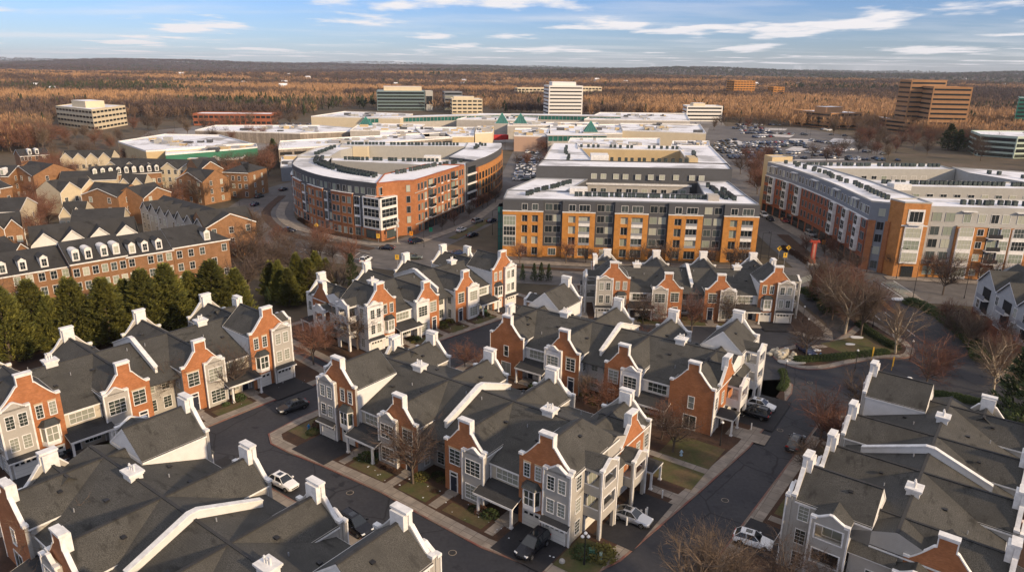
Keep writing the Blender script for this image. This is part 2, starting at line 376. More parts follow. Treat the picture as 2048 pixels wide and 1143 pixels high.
# far car parks
def lot(pp, m=asph_far, z=.05): sheet('car_park', A(*pp), z, m)
lot(((1020, 372), (1095, 372), (1100, 300), (1030, 300)), z=.045)
lot(((1440, 345), (1560, 330), (1770, 325), (1760, 285), (1640, 262), (1600, 255), (1420, 252), (1400, 300)), z=.045)
lot(((240, 300), (620, 300), (640, 262), (420, 250), (300, 262)), m=mat('snowy_tarmac', (.28, .27, .27), .9, kind='patch', scale=.02, col2=(.16, .14, .12)))
lot(((600, 300), (1480, 300), (1440, 235), (640, 250)), m=mat('snowy_tarmac', (.3, .3, .3)), z=.035)
for pp in (((1570, 300), (1600, 303), (1622, 296), (1590, 292)), ((1655, 285), (1700, 288), (1712, 280), (1668, 276)), ((1515, 272), (1580, 275), (1590, 270), (1520, 268)), ((1640, 300), (1690, 303), (1700, 298), (1650, 295)), ((1450, 282), (1475, 290), (1495, 288), (1470, 279)), ((1575, 283), (1628, 285), (1625, 279), (1580, 277)), ((1560, 322), (1700, 320), (1700, 317.5), (1560, 319)), ((1480, 258), (1570, 261), (1575, 258), (1490, 255))): sheet('traffic_island', A(*pp), .06+random.random()*.02, mat('snowy_island', (.42, .38, .34), .9, kind='patch', scale=.08, col2=(.6, .6, .62)))
sheet('court', A((10, 400), (110, 396), (105, 382), (60, 378), (10, 384)), .05, asph_far); sheet('court', A((60, 440), (120, 420), (110, 396), (40, 400)), .053, asph_far)
# lawns, walks and driveways of the estate
def quad(n, u0, u1, v0, v1, z, m, name):
    sheet(name, [loc(n, u0, v0), loc(n, u1, v0), loc(n, u1, v1), loc(n, u0, v1)], z, m)
def frontage(n, side=-1, z=.17):
    for k, (a, b) in enumerate(((0, 6.6), (33.8, 40.4))): quad(n, a, b, -5.9, -.1, z+.008, asph_new, 'driveway')
    quad(n, 7.4, 8.6, -4.1, -1.6, z+.004, conc, 'walk'); quad(n, 31.6, 32.8, -4.1, -1.6, z+.004, conc, 'walk')
    quad(n, 15.9, 17.2, -4.1, -.2, z+.004, conc, 'walk'); quad(n, 23.2, 24.5, -4.1, -.2, z+.004, conc, 'walk')
    for a, b in ((9.2, 15.4), (18, 22.6), (25.2, 31)):
        quad(n, a, b, -3.9, -1.9 if a != 18 else -.8, z, grass, 'lawn')
for n in ('B1', 'B3', 'B4', 'B7', 'B5', 'B6'): frontage(n)
def ends(n, z=.17):
    quad(n, 41, 47.5, 2.6, 6.4, z+.008, asph_new, 'driveway'); quad(n, 41, 48.6, 7.0, 13.6, z+.012, asph_new, 'driveway'); quad(n, 42.6, 48.6, 16, 17.6, z, conc, 'walk')
quad('B1', 41.6, 46.4, 3.2, 14.2, .18, asph_new, 'driveway'); quad('B1', 42.6, 46.8, 15.2, 16.6, .176, conc, 'walk')
quad('B2', -7.2, -1, 2, 13.5, .18, asph_new, 'driveway'); quad('B2', -7.4, -1.6, 15, 18.2, .176, conc, 'walk')
quad('B1', 40, 47, 18.5, 31, .17, grass, 'lawn'); quad('B1', 38, 47.5, 23.2, 24.5, .178, conc, 'walk')
quad('B1', 40.6, 45, -4, 2, .168, grass, 'lawn'); quad('B1', -4.4, -.6, -3, 3, .17, grass, 'lawn')
quad('B1', 2, 40, 21, 26, .168, mulch, 'planting_bed')
sheet('lawn', A((1640, 688), (1700, 712), (1800, 706), (1790, 690), (1740, 668)), .175, grass)
for P in (((1560, 700), 3.4), ((1612, 722), 2.0)): pass
# ================================================================ windows, doors (shared meshes, facing -y)
WC = {}
def win_meshes(w, h, nx, ny, sill=True, fr=.09, fm=None, pm=None, thick=.07):
    key = (round(w, 2), round(h, 2), nx, ny, sill, fm and fm.name, pm and pm.name, thick)
    if key in WC: return WC[key]
    fm = fm or trim; b = MB(); d = thick
    b.box(-w/2-fr, -w/2, -d, .02, -fr, h+fr, fm); b.box(w/2, w/2+fr, -d, .02, -fr, h+fr, fm)
    b.box(-w/2, w/2, -d, .02, h, h+fr, fm); b.box(-w/2, w/2, -d-(.04 if sill else 0), .02, -fr, 0, fm)
    t = .02 if w > 1.5 else .013
    for i in range(1, nx): x = -w/2+w*i/nx; b.box(x-t, x+t, -d*.7, .018, 0, h, fm)
    for j in range(1, ny): z = h*j/ny; tt = t*1.3 if j*2 == ny else t; b.box(-w/2, w/2, -d*.75, .016, z-tt, z+tt, fm)
    p = MB(); p.box(-w/2, w/2, -.012, .012, 0, h, pm or glass)
    WC[key] = (b.mesh('window'), p.mesh('pane')); return WC[key]
def window(par, x, y, z, rz, w, h, nx=2, ny=4, **k):
    a, b = win_meshes(w, h, nx, ny, **k)
    o = obj('window', a, par, (x, y, z), rz); obj('pane', b, o); return o
def garage_door(par, x, y, z, rz, w, h, lights=True):
    key = ('g', w, h)
    if key not in WC:
        b = MB(); b.box(-w/2, w/2, -.05, .05, 0, h, garage)
        for j in range(1, 4): b.box(-w/2+.02, w/2-.02, -.058, 0, h*j/4-.012, h*j/4+.012, mat('door_groove', (.35, .34, .32), .7))
        b.box(-w/2-.12, -w/2, -.1, .05, 0, h+.14, trim); b.box(w/2, w/2+.12, -.1, .05, 0, h+.14, trim); b.box(-w/2, w/2, -.1, .05, h, h+.14, trim)
        n = 4 if w > 2.3 else 3
        for i in range(n):
            c = -w/2+w*(i+.5)/n; b.box(c-w/n*.33, c+w/n*.33, -.062, 0, h*.79, h*.93, glass_d)
        WC[key] = b.mesh('garage_door')
    return obj('garage_door', WC[key], par, (x, y, z), rz)
def door(par, x, y, z, rz, m=None, w=1.0, h=2.15):
    key = ('d', w, h, m and m.name)
    if key not in WC:
        b = MB(); b.box(-w/2, w/2, -.03, .03, 0, h, m or mat('navy_door', (.02, .025, .04), .5))
        b.box(-w/2-.14, -w/2, -.09, .03, 0, h+.62, trim); b.box(w/2, w/2+.14, -.09, .03, 0, h+.62, trim); b.box(-w/2, w/2, -.09, .03, h, h+.12, trim)
        b.box(-w/2-.14, w/2+.14, -.1, .03, h+.5, h+.66, trim); b.box(-w/2, w/2, -.02, .02, h+.12, h+.5, glass_d)
        for k in (-1, 1): b.box(k*w*.22-.14, k*w*.22+.14, -.04, 0, .3, 1.0, m or MATS['navy_door'])
        h_ = MB(); h_.box(w/2-.16, w/2-.09, -.1, -.03, 1.0, 1.15, metal_g)
        WC[key] = (b.mesh('door'), h_.mesh('handle'))
    o = obj('door', WC[key][0], par, (x, y, z), rz); obj('handle', WC[key][1], o); return o
# ================================================================ curly parapets
def prof(u0, u1, zs, zn, zp, pw, sh=.55):
    c = (u0+u1)/2; n = 7; L = [(u0, zs), (u0+sh, zs)]
    e = c-pw/2-(.25 if zp else 0)
    for i in range(1, n+1):
        t = i/n; f = t**1.15 if zp else (.8*t+.2*t*t)
        L.append((u0+sh+(e-u0-sh)*t, zs+(zn-zs)*f))
    if zp: L += [(c-pw/2, zn+.12), (c-pw/2, zp)]
    Rr = [(2*c-a, z) for a, z in reversed(L)]
    return L+Rr
def offs(P, d):
    out = []
    for i, p in enumerate(P):
        a = Vector(P[max(i-1, 0)]); b = Vector(p); c = Vector(P[min(i+1, len(P)-1)])
        e1 = (b-a) if i else (c-b); e2 = (c-b) if i < len(P)-1 else (b-a)
        if e1.length < 1e-6: e1 = e2.copy()
        if e2.length < 1e-6: e2 = e1.copy()
        e1.normalize(); e2.normalize(); m = Vector((-e1.y, e1.x))+Vector((-e2.y, e2.x))
        m = m/max(.6, m.length_squared/2); out.append(tuple(b+m*d))
    return out
def parapet(par, P, axis, a, b, out, zb, front, back, cap=True, name='gable'):
    """P top profile; wall from plane a (outer) to b (inner); out = -1/+1 outward sign along the extrusion axis."""
    w = MB(); poly = [(P[0][0], zb)]+P+[(P[-1][0], zb)]
    w.extr(poly, axis, a, b, back, front=front, back=back)
    o = w.build(name, par)
    c = MB(); q = offs(P, .12); A0 = a+out*.07; B0 = b+out*.02
    for i in range(len(P)-1):
        ring = []
        for e in (A0, B0):
            for t, z in (P[i], P[i+1], q[i+1], q[i]): ring.append((t, e, z) if axis == 'y' else (e, t, z))
        k = len(c.v); c.v += ring; mi = c.mi(trim)
        for f in ((0, 1, 2, 3), (7, 6, 5, 4), (0, 4, 5, 1), (1, 5, 6, 2), (2, 6, 7, 3), (3, 7, 4, 0)): c.f.append(tuple(k+x for x in f)); c.m.append(mi)
    # block ends and the thick cap on the pier
    for (t, z), s in ((P[0], -1), (P[-1], 1)):
        xs = (t-.09, t+.5) if s < 0 else (t-.5, t+.09)
        box_ax(c, axis, xs, (A0+out*.05, B0-out*.05), z-.1, z+.19, trim)
    if cap:
        top = max(z for t, z in P); ts = [t for t, z in P if z > top-.01]
        box_ax(c, axis, (min(ts)-.17, max(ts)+.17), (A0+out*.08, B0-out*.34), top+.06, top+.27, trim)
        box_ax(c, axis, (min(ts)-.09, max(ts)+.09), (A0+out*.02, B0-out*.26), top-.12, top+.08, trim)
        box_ax(c, axis, (min(ts)-.0, max(ts)+.0), (b-out*.55, b+out*.02), P[7][1]-.9, top-.02, trim)   # pier is deeper than the wall
    c.build('coping', o); return o
def box_ax(b, axis, ts, es, z0, z1, m):
    if axis == 'y': b.box(ts[0], ts[1], es[0], es[1], z0, z1, m)
    else: b.box(es[0], es[1], ts[0], ts[1], z0, z1, m)
# ================================================================ terrace
LEN, DEP = 40.4, 20.0
def terrace(key, label, sid, sidf, cat='townhouse', hip=None, chim=(9.2, 31.2), back_end='brick', doorm=None):
    x, y, a, s, su = B[key]
    R = empty('townhouse_terrace', (x, y, 0), math.radians(a), (su, s, s))
    tag(R, label, 'townhouse', 'three storey terraces with curly gables')
    wall = MB(); roof = MB(); bw = MB(); tr = MB()
    ZE, ZR, VM = 5.9, 9.3, 10.25
    def piece(nm, U, u0, u1, v0, v1, z0, z1, mm):
        b = MB(); b.box(U(u0), U(u1), v0, v1, z0, z1, mm); b.build(nm, R)
    for m in (0, 1):
        U = (lambda t: t) if not m else (lambda t: LEN-t)
        sg = -1 if not m else 1                    # outward along u
        rz_out = -PI/2 if not m else PI/2
        def wbox(mb, u0, u1, v0, v1, z0, z1, mm, **k): mb.box(U(u0), U(u1), v0, v1, z0, z1, mm, **k)
        def roofv(u0, u1, ze, zr, v0, v1, mm=shingle, hipend=0, sidm=None):
            ua, ub = U(u0), U(u1); c = (ua+ub)/2; b_ = roof; k = .14
            lo, hi = min(ua, ub), max(ua, ub)
            sl = (zr-ze)/((hi-lo)/2)
            for t, e in ((lo, -1), (hi, 1)):
                te = t+e*k; ze2 = ze-sl*k
                vend = v1-(0 if not hipend else hipend)
                P0, P1, P2, P3 = (te, v0, ze2), (te, v1, ze2), (c, vend, zr), (c, v0, zr)
                roof.face([P0, P1, P2, P3], mm); roof.face([tuple(Vector(q)-Vector((0, 0, .18))) for q in (P3, P2, P1, P0)], mm)
                tr.box(te-.03, te+.03, v0, v1, ze2-.2, ze2-.004, trim)
            if hipend: roof.face([(lo-k, v1, ze-sl*k), (hi+k, v1, ze-sl*k), (c, v1-hipend, zr)], mm)
            roof.box(c-.16, c+.16, v0, v1-hipend, zr-.05, zr+.05, shingle_d)
            sm = sidm or sid
            for v, e in ((v0+.02, 0), (v1-.02, 1)):
                if hipend and e: continue
                wall.face([(lo, v, ze-.1), (hi, v, ze-.1), (c, v, zr-.1)], sm)
            if not hipend:   # white barge boards on the rear gable of the block
                for t in (lo-k, hi+k):
                    z_ = ze-sl*k; tr.face([(t, v1+.03, z_-.25), (c, v1+.03, zr-.25), (c, v1+.03, zr+.02), (t, v1+.03, z_+.02)], trim)
        # --- walls
        wbox(wall, 0, 20.2, 3.2, DEP-3.2, 0, ZE, sid)
        wbox(wall, 6.8, 11.8, 1.0, 3.2, 0, ZE, sidf); wbox(wall, 6.8, 11.8, DEP-3.2, DEP-1.0, 0, ZE, sidf)
        wbox(wall, 0, 6.75, .35, 8, 0, 8.9, sid)                 # tall block
        wbox(wall, 0, 6.75, 8, DEP-.35, 0, 6.95, sid)
        wbox(wall, 11.75, 17.8, .35, DEP-.35, 0, 6.95, sid)
        wbox(wall, 6.75, 6.79, .42, 8.0, 3.9, 8.88, sid_w); wbox(wall, .02, 6.76, 8.0, 8.03, 5, 8.88, sid_w)
        # --- roofs
        b = roof
        for v0, v1, vv in ((1-.25, VM, 1), (DEP-1+.25, VM, -1)):
            z0 = ZE-.25*(ZR-ZE)/(VM-1)+.05
            pts = [(U(0), v0, z0), (U(20.2), v0, z0), (U(20.2), VM, ZR), (U(0), VM, ZR)]
            b.face(pts, shingle); b.face([(p[0], p[1], p[2]-.12) for p in pts], shingle)
            wbox(tr, 6.9, 11.7, v0-.04, v0+.06, z0-.22, z0-.01, trim)
        b.box(U(0), U(20.2), VM-.16, VM+.16, ZR-.06, ZR+.05, shingle_d)
        wall.face([(U(0), 1, ZE), (U(0), DEP-1, ZE), (U(0), VM, ZR)], sid)
        hp = hip is not None and hip == m
        roofv(0.05, 6.75, 8.9, 11.75, .3, 8.0 if not hp else 10.8, hipend=3.2 if hp else 0, sidm=sid_w)
        roofv(0.05, 6.75, 6.95, 9.25, 8, DEP-.3)
        roofv(11.8, 17.8, 6.95, 9.25, .3, DEP-.3)
        # side gable roof, ridge along u
        for v0 in (11.3, 17.7):
            pts = [(U(0), v0, 6.7), (U(4.5), v0, 6.7), (U(4.5), 14.5, 9.2), (U(0), 14.5, 9.2)]
            b.face(pts, shingle)
        b.box(U(0), U(4.4), 14.35, 14.65, 9.12, 9.24, shingle_d)
        # --- front and back fronts
        for bk in (0, 1):
            V = (lambda v: v) if not bk else (lambda v: DEP-v)
            o = -1 if not bk else 1; rz = 0 if not bk else PI
            # inner pair: two storeys
            P = prof(min(U(11.7), U(17.9)), max(U(11.7), U(17.9)), 7.3, 9.1, 10.6, 1.55)
            parapet(R, P, 'y', V(0), V(.4), o, 0, brick, sid)
            # siding bay with its own little gable
            wbox(wall, 11.6, 14.75, V(-.55), V(0), 0, 7.1, sid)
            P = prof(min(U(11.6), U(14.75)), max(U(11.6), U(14.75)), 7.1, 7.75, 0, .3, .5)
            parapet(R, P, 'y', V(-.55), V(-.2), o, 6.9, sid, sid, cap=False)
            for t in (11.6, 14.75):
                wbox(tr, t-.09, t+.09, V(-.61), V(-.45), .1, 7.0, trim)
            window(R, U(13.15), V(-.55), 4.15, rz, 2.1, 1.95, 3, 4); window(R, U(13.15), V(-.55), .75, rz, 2.1, 1.9, 3, 4)
            window(R, U(16.3), V(0), 4.2, rz, 1.6, 2.0, 2, 4)
            piece('lintel', U, 15.3, 17.3, V(-.04), V(.05), 6.28, 6.5, mat('lintel', (.42, .33, .22), .8))
            door(R, U(16.5), V(0), .25, rz, doorm); piece('doorstep', U, 15.7, 17.3, V(-.9), V(-.02), 0, .25, conc)
            window(R, U(19.1), V(3.2), 3.7, rz, 1.1, 1.7, 2, 4); window(R, U(19.1), V(3.2), .8, rz, 1.1, 1.7, 2, 4)
            window(R, U(17.8), V(1.9), 3.9, -rz_out, .9, 1.8, 2, 4); window(R, U(17.8), V(1.9), .8, -rz_out, .9, 1.8, 2, 4)
            wbox(tr, 17.66, 17.84, V(.3), V(.5), 0, 6.9, trim)
            # low link with porch
            window(R, U(9.2), V(1), 4.1, rz, 3.0, 1.35, 4, 2); window(R, U(10.0), V(1), .8, rz, 2.0, 1.4, 4, 2)
            door(R, U(7.9), V(1), .2, rz, doorm)
            p = MB(); pts = [(U(6.5), V(1.0), 3.75), (U(12.1), V(1.0), 3.75), (U(12.1), V(-1.9), 2.95), (U(6.5), V(-1.9), 2.95)]
            if bk: pts = [(q[0], q[1], q[2]) for q in pts]
            p.face(pts, shingle_d); p.face([(q[0], q[1], q[2]-.14) for q in pts], trim)
            p.box(U(6.5), U(12.1), V(-1.96), V(-1.86), 2.68, 2.94, trim)
            for t in (6.5, 12.1): p.face([(U(t), V(1), 3.6), (U(t), V(-1.9), 2.8), (U(t), V(-1.9), 2.97), (U(t), V(1), 3.77)], trim)
            po = p.build('porch', R)
            for t in (6.75, 11.45):
                c = MB(); c.box(-.13, .13, -.13, .13, 0, 2.75, trim); c.box(-.2, .2, -.2, .2, 0, .25, trim); c.box(-.18, .18, -.18, .18, 2.55, 2.72, trim)
                obj('column', c.mesh('column'), po, (U(t), V(-1.7), .15))
            piece('porch_floor', U, 6.9, 9, V(-1.8), V(1), 0, .2, conc)
        # --- tall block front
        P = prof(min(U(-.02), U(6.9)), max(U(-.02), U(6.9)), 9.35, 11.45, 12.75, 1.6)
        parapet(R, P, 'y', 0, .4, -1, 0, brick, sid)
        wbox(wall, -.1, 3.3, -.6, 0, 0, 9.15, sid)
        P = prof(min(U(-.1), U(3.3)), max(U(-.1), U(3.3)), 9.15, 9.85, 0, .3, .5)
        parapet(R, P, 'y', -.6, -.2, -1, 8.9, sid, sid, cap=False)
        for t in (-.1, 3.3): wbox(tr, t-.1, t+.1, -.66, -.5, .1, 9.0, trim)
        for t in (.95, 2.35):
            window(R, U(t), -.6, 3.75, 0, .85, 1.65, 2, 4); window(R, U(t), -.6, 6.7, 0, .85, 1.65, 2, 4)
        for t in (4.35, 5.85):
            window(R, U(t), 0, 6.7, 0, .72, 1.7, 2, 4); piece('lintel', U, t-.5, t+.5, -.05, .05, 8.48, 8.7, MATS['lintel'])
        garage_door(R, U(1.65), -.6, 0, 0, 2.5, 2.25); garage_door(R, U(5.1), 0, 0, 0, 2.2, 2.2)
        a_ = MB(); pts = [(U(-.25), -.6, 3.05), (U(3.35), -.6, 3.05), (U(3.35), -1.25, 2.62), (U(-.25), -1.25, 2.62)]
        a_.face(pts, shingle_d); a_.face([(q[0], q[1], q[2]-.12) for q in pts], trim); a_.box(U(-.25), U(3.35), -1.29, -1.22, 2.44, 2.63, trim); a_.build('awning', R)
        # bay window with metal roof
        by = MB(); c = U(5.1); pl = [(c-1.15, 0), (c-.75, -.75), (c+.75, -.75), (c+1.15, 0)]
        by.prism([(p_[0], p_[1]-.004) for p_ in pl], 2.9, 3.5, trim); by.prism(pl, 5.35, 5.6, trim)
        q = [(c-1.08, -.0), (c-.7, -.68), (c+.7, -.68), (c+1.08, 0)]
        for i in range(4): by.box(q[i][0]-.09, q[i][0]+.09, q[i][1]-.09, q[i][1]+.05, 3.5, 5.35, trim)
        by.box(c-.045, c+.045, -.74, -.64, 3.5, 5.35, trim); by.box(c-.7, c+.7, -.73, -.66, 4.38, 4.46, trim)
        bo = by.build('bay_window', R)
        g_ = MB()
        for i in range(3): g_.face([(*q[i], 3.5), (*q[i+1], 3.5), (*q[i+1], 5.35), (*q[i], 5.35)], glass)
        g_.build('pane', bo)
        rf = MB(); e = [(c-1.35, .0), (c-.9, -.95), (c+.9, -.95), (c+1.35, 0)]; tp = [(c-.75, .0), (c-.5, -.25), (c+.5, -.25), (c+.75, 0)]
        rm = mat('bay_roof_metal', (.035, .038, .035), .45, .3, 3, spec=.5)
        for i in range(3): rf.face([(*e[i], 5.6), (*e[i+1], 5.6), (*tp[i+1], 6.3), (*tp[i], 6.3)], rm)
        rf.face([(*p_, 6.3) for p_ in tp], rm); rf.face([(*p_, 5.6) for p_ in e], trim)
        for i in range(7): t = -.8+i*.27; rf.tube((c+t, -.95, 5.62), (c+t*.55, -.25, 6.32), .02, .02, rm, 4)
        rf.build('bay_roof', bo)
        # --- back of the end block: one broad brick gable
        P = prof(min(U(-.02), U(6.9)), max(U(-.02), U(6.9)), 7.3, 9.3, 10.6, 1.55)
        parapet(R, P, 'y', DEP, DEP-.4, 1, 0, brick, sid)
        window(R, U(3.4), DEP, 3.6, PI, .85, 1.8, 1, 2); window(R, U(3.4), DEP, .3, PI, 1.9, 2.1, 2, 1)
        # --- end elevation
        for z in (.9, 3.75, 6.7): window(R, U(0), 1.35, z, rz_out, 1.0, 1.7, 2, 4)
        bt = MB(); uo = U(-2.2)
        def tower(v0, v1, zs, zpk, lv, nm='balcony_tower'):
            # front panel pieces around the openings
            t = MB(); u0, u1 = uo, U(-1.85); fo = .52
            t.box(u0, u1, v0, v0+fo, 0, zs, sid); t.box(u0, u1, v1-fo, v1, 0, zs, sid)
            z = 2.5
            for k in range(lv):
                zt = z+1.35; t.box(u0, u1, v0+fo, v1-fo, z, zt, sid); zb = zt; zo = zb+1.55
                for (aa, bb, cc, dd) in ((v0+fo-.14, v1-fo+.14, zb-.12, zb), (v0+fo-.14, v1-fo+.14, zo, zo+.12), (v0+fo-.14, v0+fo, zb, zo), (v1-fo, v1-fo+.14, zb, zo)):
                    t.box(uo+sg*.06, uo-sg*.02, aa, bb, cc, dd, trim)
                z = zo
            t.box(u0, u1, v0+fo, v1-fo, z, zs, sid)
            for vv in (v0, v1): t.box(uo+sg*.08, uo-sg*.1, vv-.08, vv+.1, 0, zs, trim)
            to = t.build(nm, R)
            P = prof(v0, v1, zs, zpk, 0, .3, .35)
            w_ = parapet(R, P, 'x', uo, U(-1.85), sg, zs-.02, sid, sid, cap=False); w_.parent = to
            for k in range(lv):
                d = MB(); zd = 2.9+2.9*k
                d.box(U(-1.83), U(.0), v0+.02, v1-.02, zd-.25, zd, sid)
                for vv in (v0+.03, v1-.15):
                    d.box(U(-1.83), U(0), vv, vv+.12, zd, zd+.95, sid); d.box(U(-1.83), U(0), vv-.02, vv+.14, zd+.95, zd+1.03, trim)
                d.build('balcony', to)
                window(R, U(0), (v0+v1)/2, zd+.15, rz_out, 1.9, 2.1, 2, 1, sill=False)
            r_ = MB(); c_ = (v0+v1)/2; inn = U(1.5)
            for vv in (v0, v1): r_.face([(U(-1.9), vv, zs-.15), (inn, vv, zs-.15), (inn, c_, zs+.8), (U(-1.9), c_, zs+.8)], shingle)
            r_.box(U(-1.85), U(-.02), v0+.02, v1-.02, zs-.5, zs-.2, sid)
            r_.build('balcony_roof', to)
            return to
        tower(2.6, 6.3, 9.0, 9.75, 2)
        tower(10.7, 14.3, 6.2, 6.95, 1)
        # link between the towers
        wbox(wall, -1.0, 0, 6.5, 10.5, 2.7, 5.9, sid)
        l = MB(); pts = [(U(-1.2), 6.3, 5.85), (U(-1.2), 10.7, 5.85), (U(.3), 10.7, 6.9), (U(.3), 6.3, 6.9)]
        l.face(pts, shingle); l.face([(q[0], q[1], q[2]-.1) for q in pts], trim); l.build('link_roof', R)
        window(R, U(-1.0), 8.6, 3.6, rz_out, .7, .9, 1, 1)
        for v in (4.4, 8.4, 12.5): garage_door(R, U(0), v, 0, rz_out, 2.5, 2.25)
        # side brick gable
        P = prof(11.2, 17.9, 7.2, 9.2, 10.55, 1.55)
        parapet(R, P, 'x', U(-.06), U(.35), sg, 2.9, brick, sid)
        window(R, U(-.06), 16.3, 3.9, rz_out, .9, 1.8, 2, 4)
        wbox(tr, -.1, .02, 19.6, 20.05, 0, 7.0, trim)
        window(R, U(0), 18.9, 3.9, rz_out, .9, 1.8, 2, 4); window(R, U(0), 18.9, .8, rz_out, .9, 1.8, 2, 4)
        p = MB(); c_ = 16.9
        pts = [(U(-2.7), 15.3, 2.75), (U(0), 15.3, 2.75), (U(0), c_, 3.5), (U(-2.3), c_, 3.5)]; p.face(pts, shingle_d)
        pts = [(U(-2.7), 18.5, 2.75), (U(0), 18.5, 2.75), (U(0), c_, 3.5), (U(-2.3), c_, 3.5)]; p.face(pts, shingle_d)
        p.face([(U(-2.7), 15.3, 2.75), (U(-2.7), 18.5, 2.75), (U(-2.3), c_, 3.5)], shingle_d)
        p.box(U(-2.7), U(-.02), 15.3, 18.5, 2.5, 2.745, trim)
        po = p.build('porch', R)
        for vv in (15.5, 18.3):
            c = MB(); c.box(-.12, .12, -.12, .12, 0, 2.4, trim); c.box(-.2, .2, -.2, .2, 0, .25, trim); obj('column', c.mesh('column'), po, (U(-2.5), vv, .1))
        door(R, U(0), 16.4, .15, rz_out, doorm)
        for vv in (7.0, 7.6, 9.9, 10.3, 14.7):
            c = MB(); c.tube((0, 0, 0), (0, 0, 1.1), .09, .09, trim, 8); tag(obj('bollard', c.mesh('bollard'), None, loc_(key, U(-3.4 if vv < 9 else -4.4), vv)+(.1,)), 'white bollard beside the end driveway of a terrace', 'bollard', 'white driveway bollards') if key in ('B1', 'B2') and m == (1 if key == 'B1' else 0) else None
        # small roof vents
        for uu, vv, zz in ((2.2, 5.2, 10.75), (8.2, 5.8, 7.8), (13.2, 6.4, 8.3), (16.6, 15.2, 8.2), (9.8, 13.4, 8.15), (5.0, 15.7, 8.25)):
            c = MB(); c.box(-.22, .22, -.22, .22, 0, .16, metal_d); obj('roof_vent', c.mesh('roof_vent'), R, (U(uu), vv, zz))
        for uu, vv, zz in ((10.6, 7.2, 8.15), (7.9, 15.8, 7.25), (18.9, 8.8, 8.75)):
            c = MB(); c.tube((0, 0, 0), (0, 0, .45), .07, .06, metal_g, 6); obj('vent_pipe', c.mesh('vent_pipe'), R, (U(uu), vv, zz))
        # chimney box on the ridge
        cx = U(9.3); c = MB(); c.box(cx-.75, cx+.75, VM-.65, VM+.65, 8.5, 9.85, sid_w); c.box(cx-.95, cx+.95, VM-.85, VM+.85, 9.85, 10.05, trim); c.box(cx-.85, cx+.85, VM-.75, VM+.75, 9.65, 9.85, trim)
        co = c.build('chimney', R)
        for k in (-.32, 0, .3):
            f = MB(); f.tube((0, 0, 0), (0, 0, .6+abs(k)*.4), .1, .09, trim, 8); f.tube((0, 0, .5), (0, 0, .56), .15, .15, trim, 8); obj('flue', f.mesh('flue'), co, (cx+k, VM+k*.2, 10.05))
        # downpipes
        for uu in (6.85, 11.55): tr.box(U(uu)-.05, U(uu)+.05, .82, .98, .1, 5.7, trim)
    wall.build('wall', R); roof.build('roof', R); tr.build('trim_boards', R)
    # party wall over the roof
    pw = MB(); P = [(2.9, 6.5), (2.9, 7.45), (VM-.5, 10.05), (VM+.5, 10.05), (DEP-2.9, 7.45), (DEP-2.9, 6.5)]
    pw.extr(P, 'x', 20.05, 20.4, sid_w); po = pw.build('party_wall', R)
    c = MB()
    for i in range(1, 4):
        (t0, z0), (t1, z1) = P[i], P[i+1]
        c.extr([(t0, z0), (t1, z1), (t1, z1+.14), (t0, z0+.14)], 'x', 19.9, 20.55, trim)
    c.build('coping', po)
    return R
def loc_(n, u, v): return loc(n, u, v)
terrace('B1', 'nearest whole terrace in the middle, grey siding and brick, black car at its end garage', sid_g, sid_b, hip=1)
terrace('B2', 'white siding and brick terrace behind the nearest one, seen from its brick backed side', sid_w, sid_w)
terrace('B5', 'foreground terrace cut by the lower left corner, seen from its roof side', sid_g, sid_b)
terrace('B6', 'foreground terrace cut by the lower right corner, grey end wall with open balconies', sid_g, sid_b)
terrace('B4', 'grey and orange brick terrace on the left in front of the evergreen row', sid_g, sid_b)
terrace('B3', 'white and brick terrace just below the big intersection, bare tree at its left end', sid_w, sid_w)
terrace('B7', 'grey and brick terrace in front of the orange and charcoal apartment block', sid_g, sid_w)
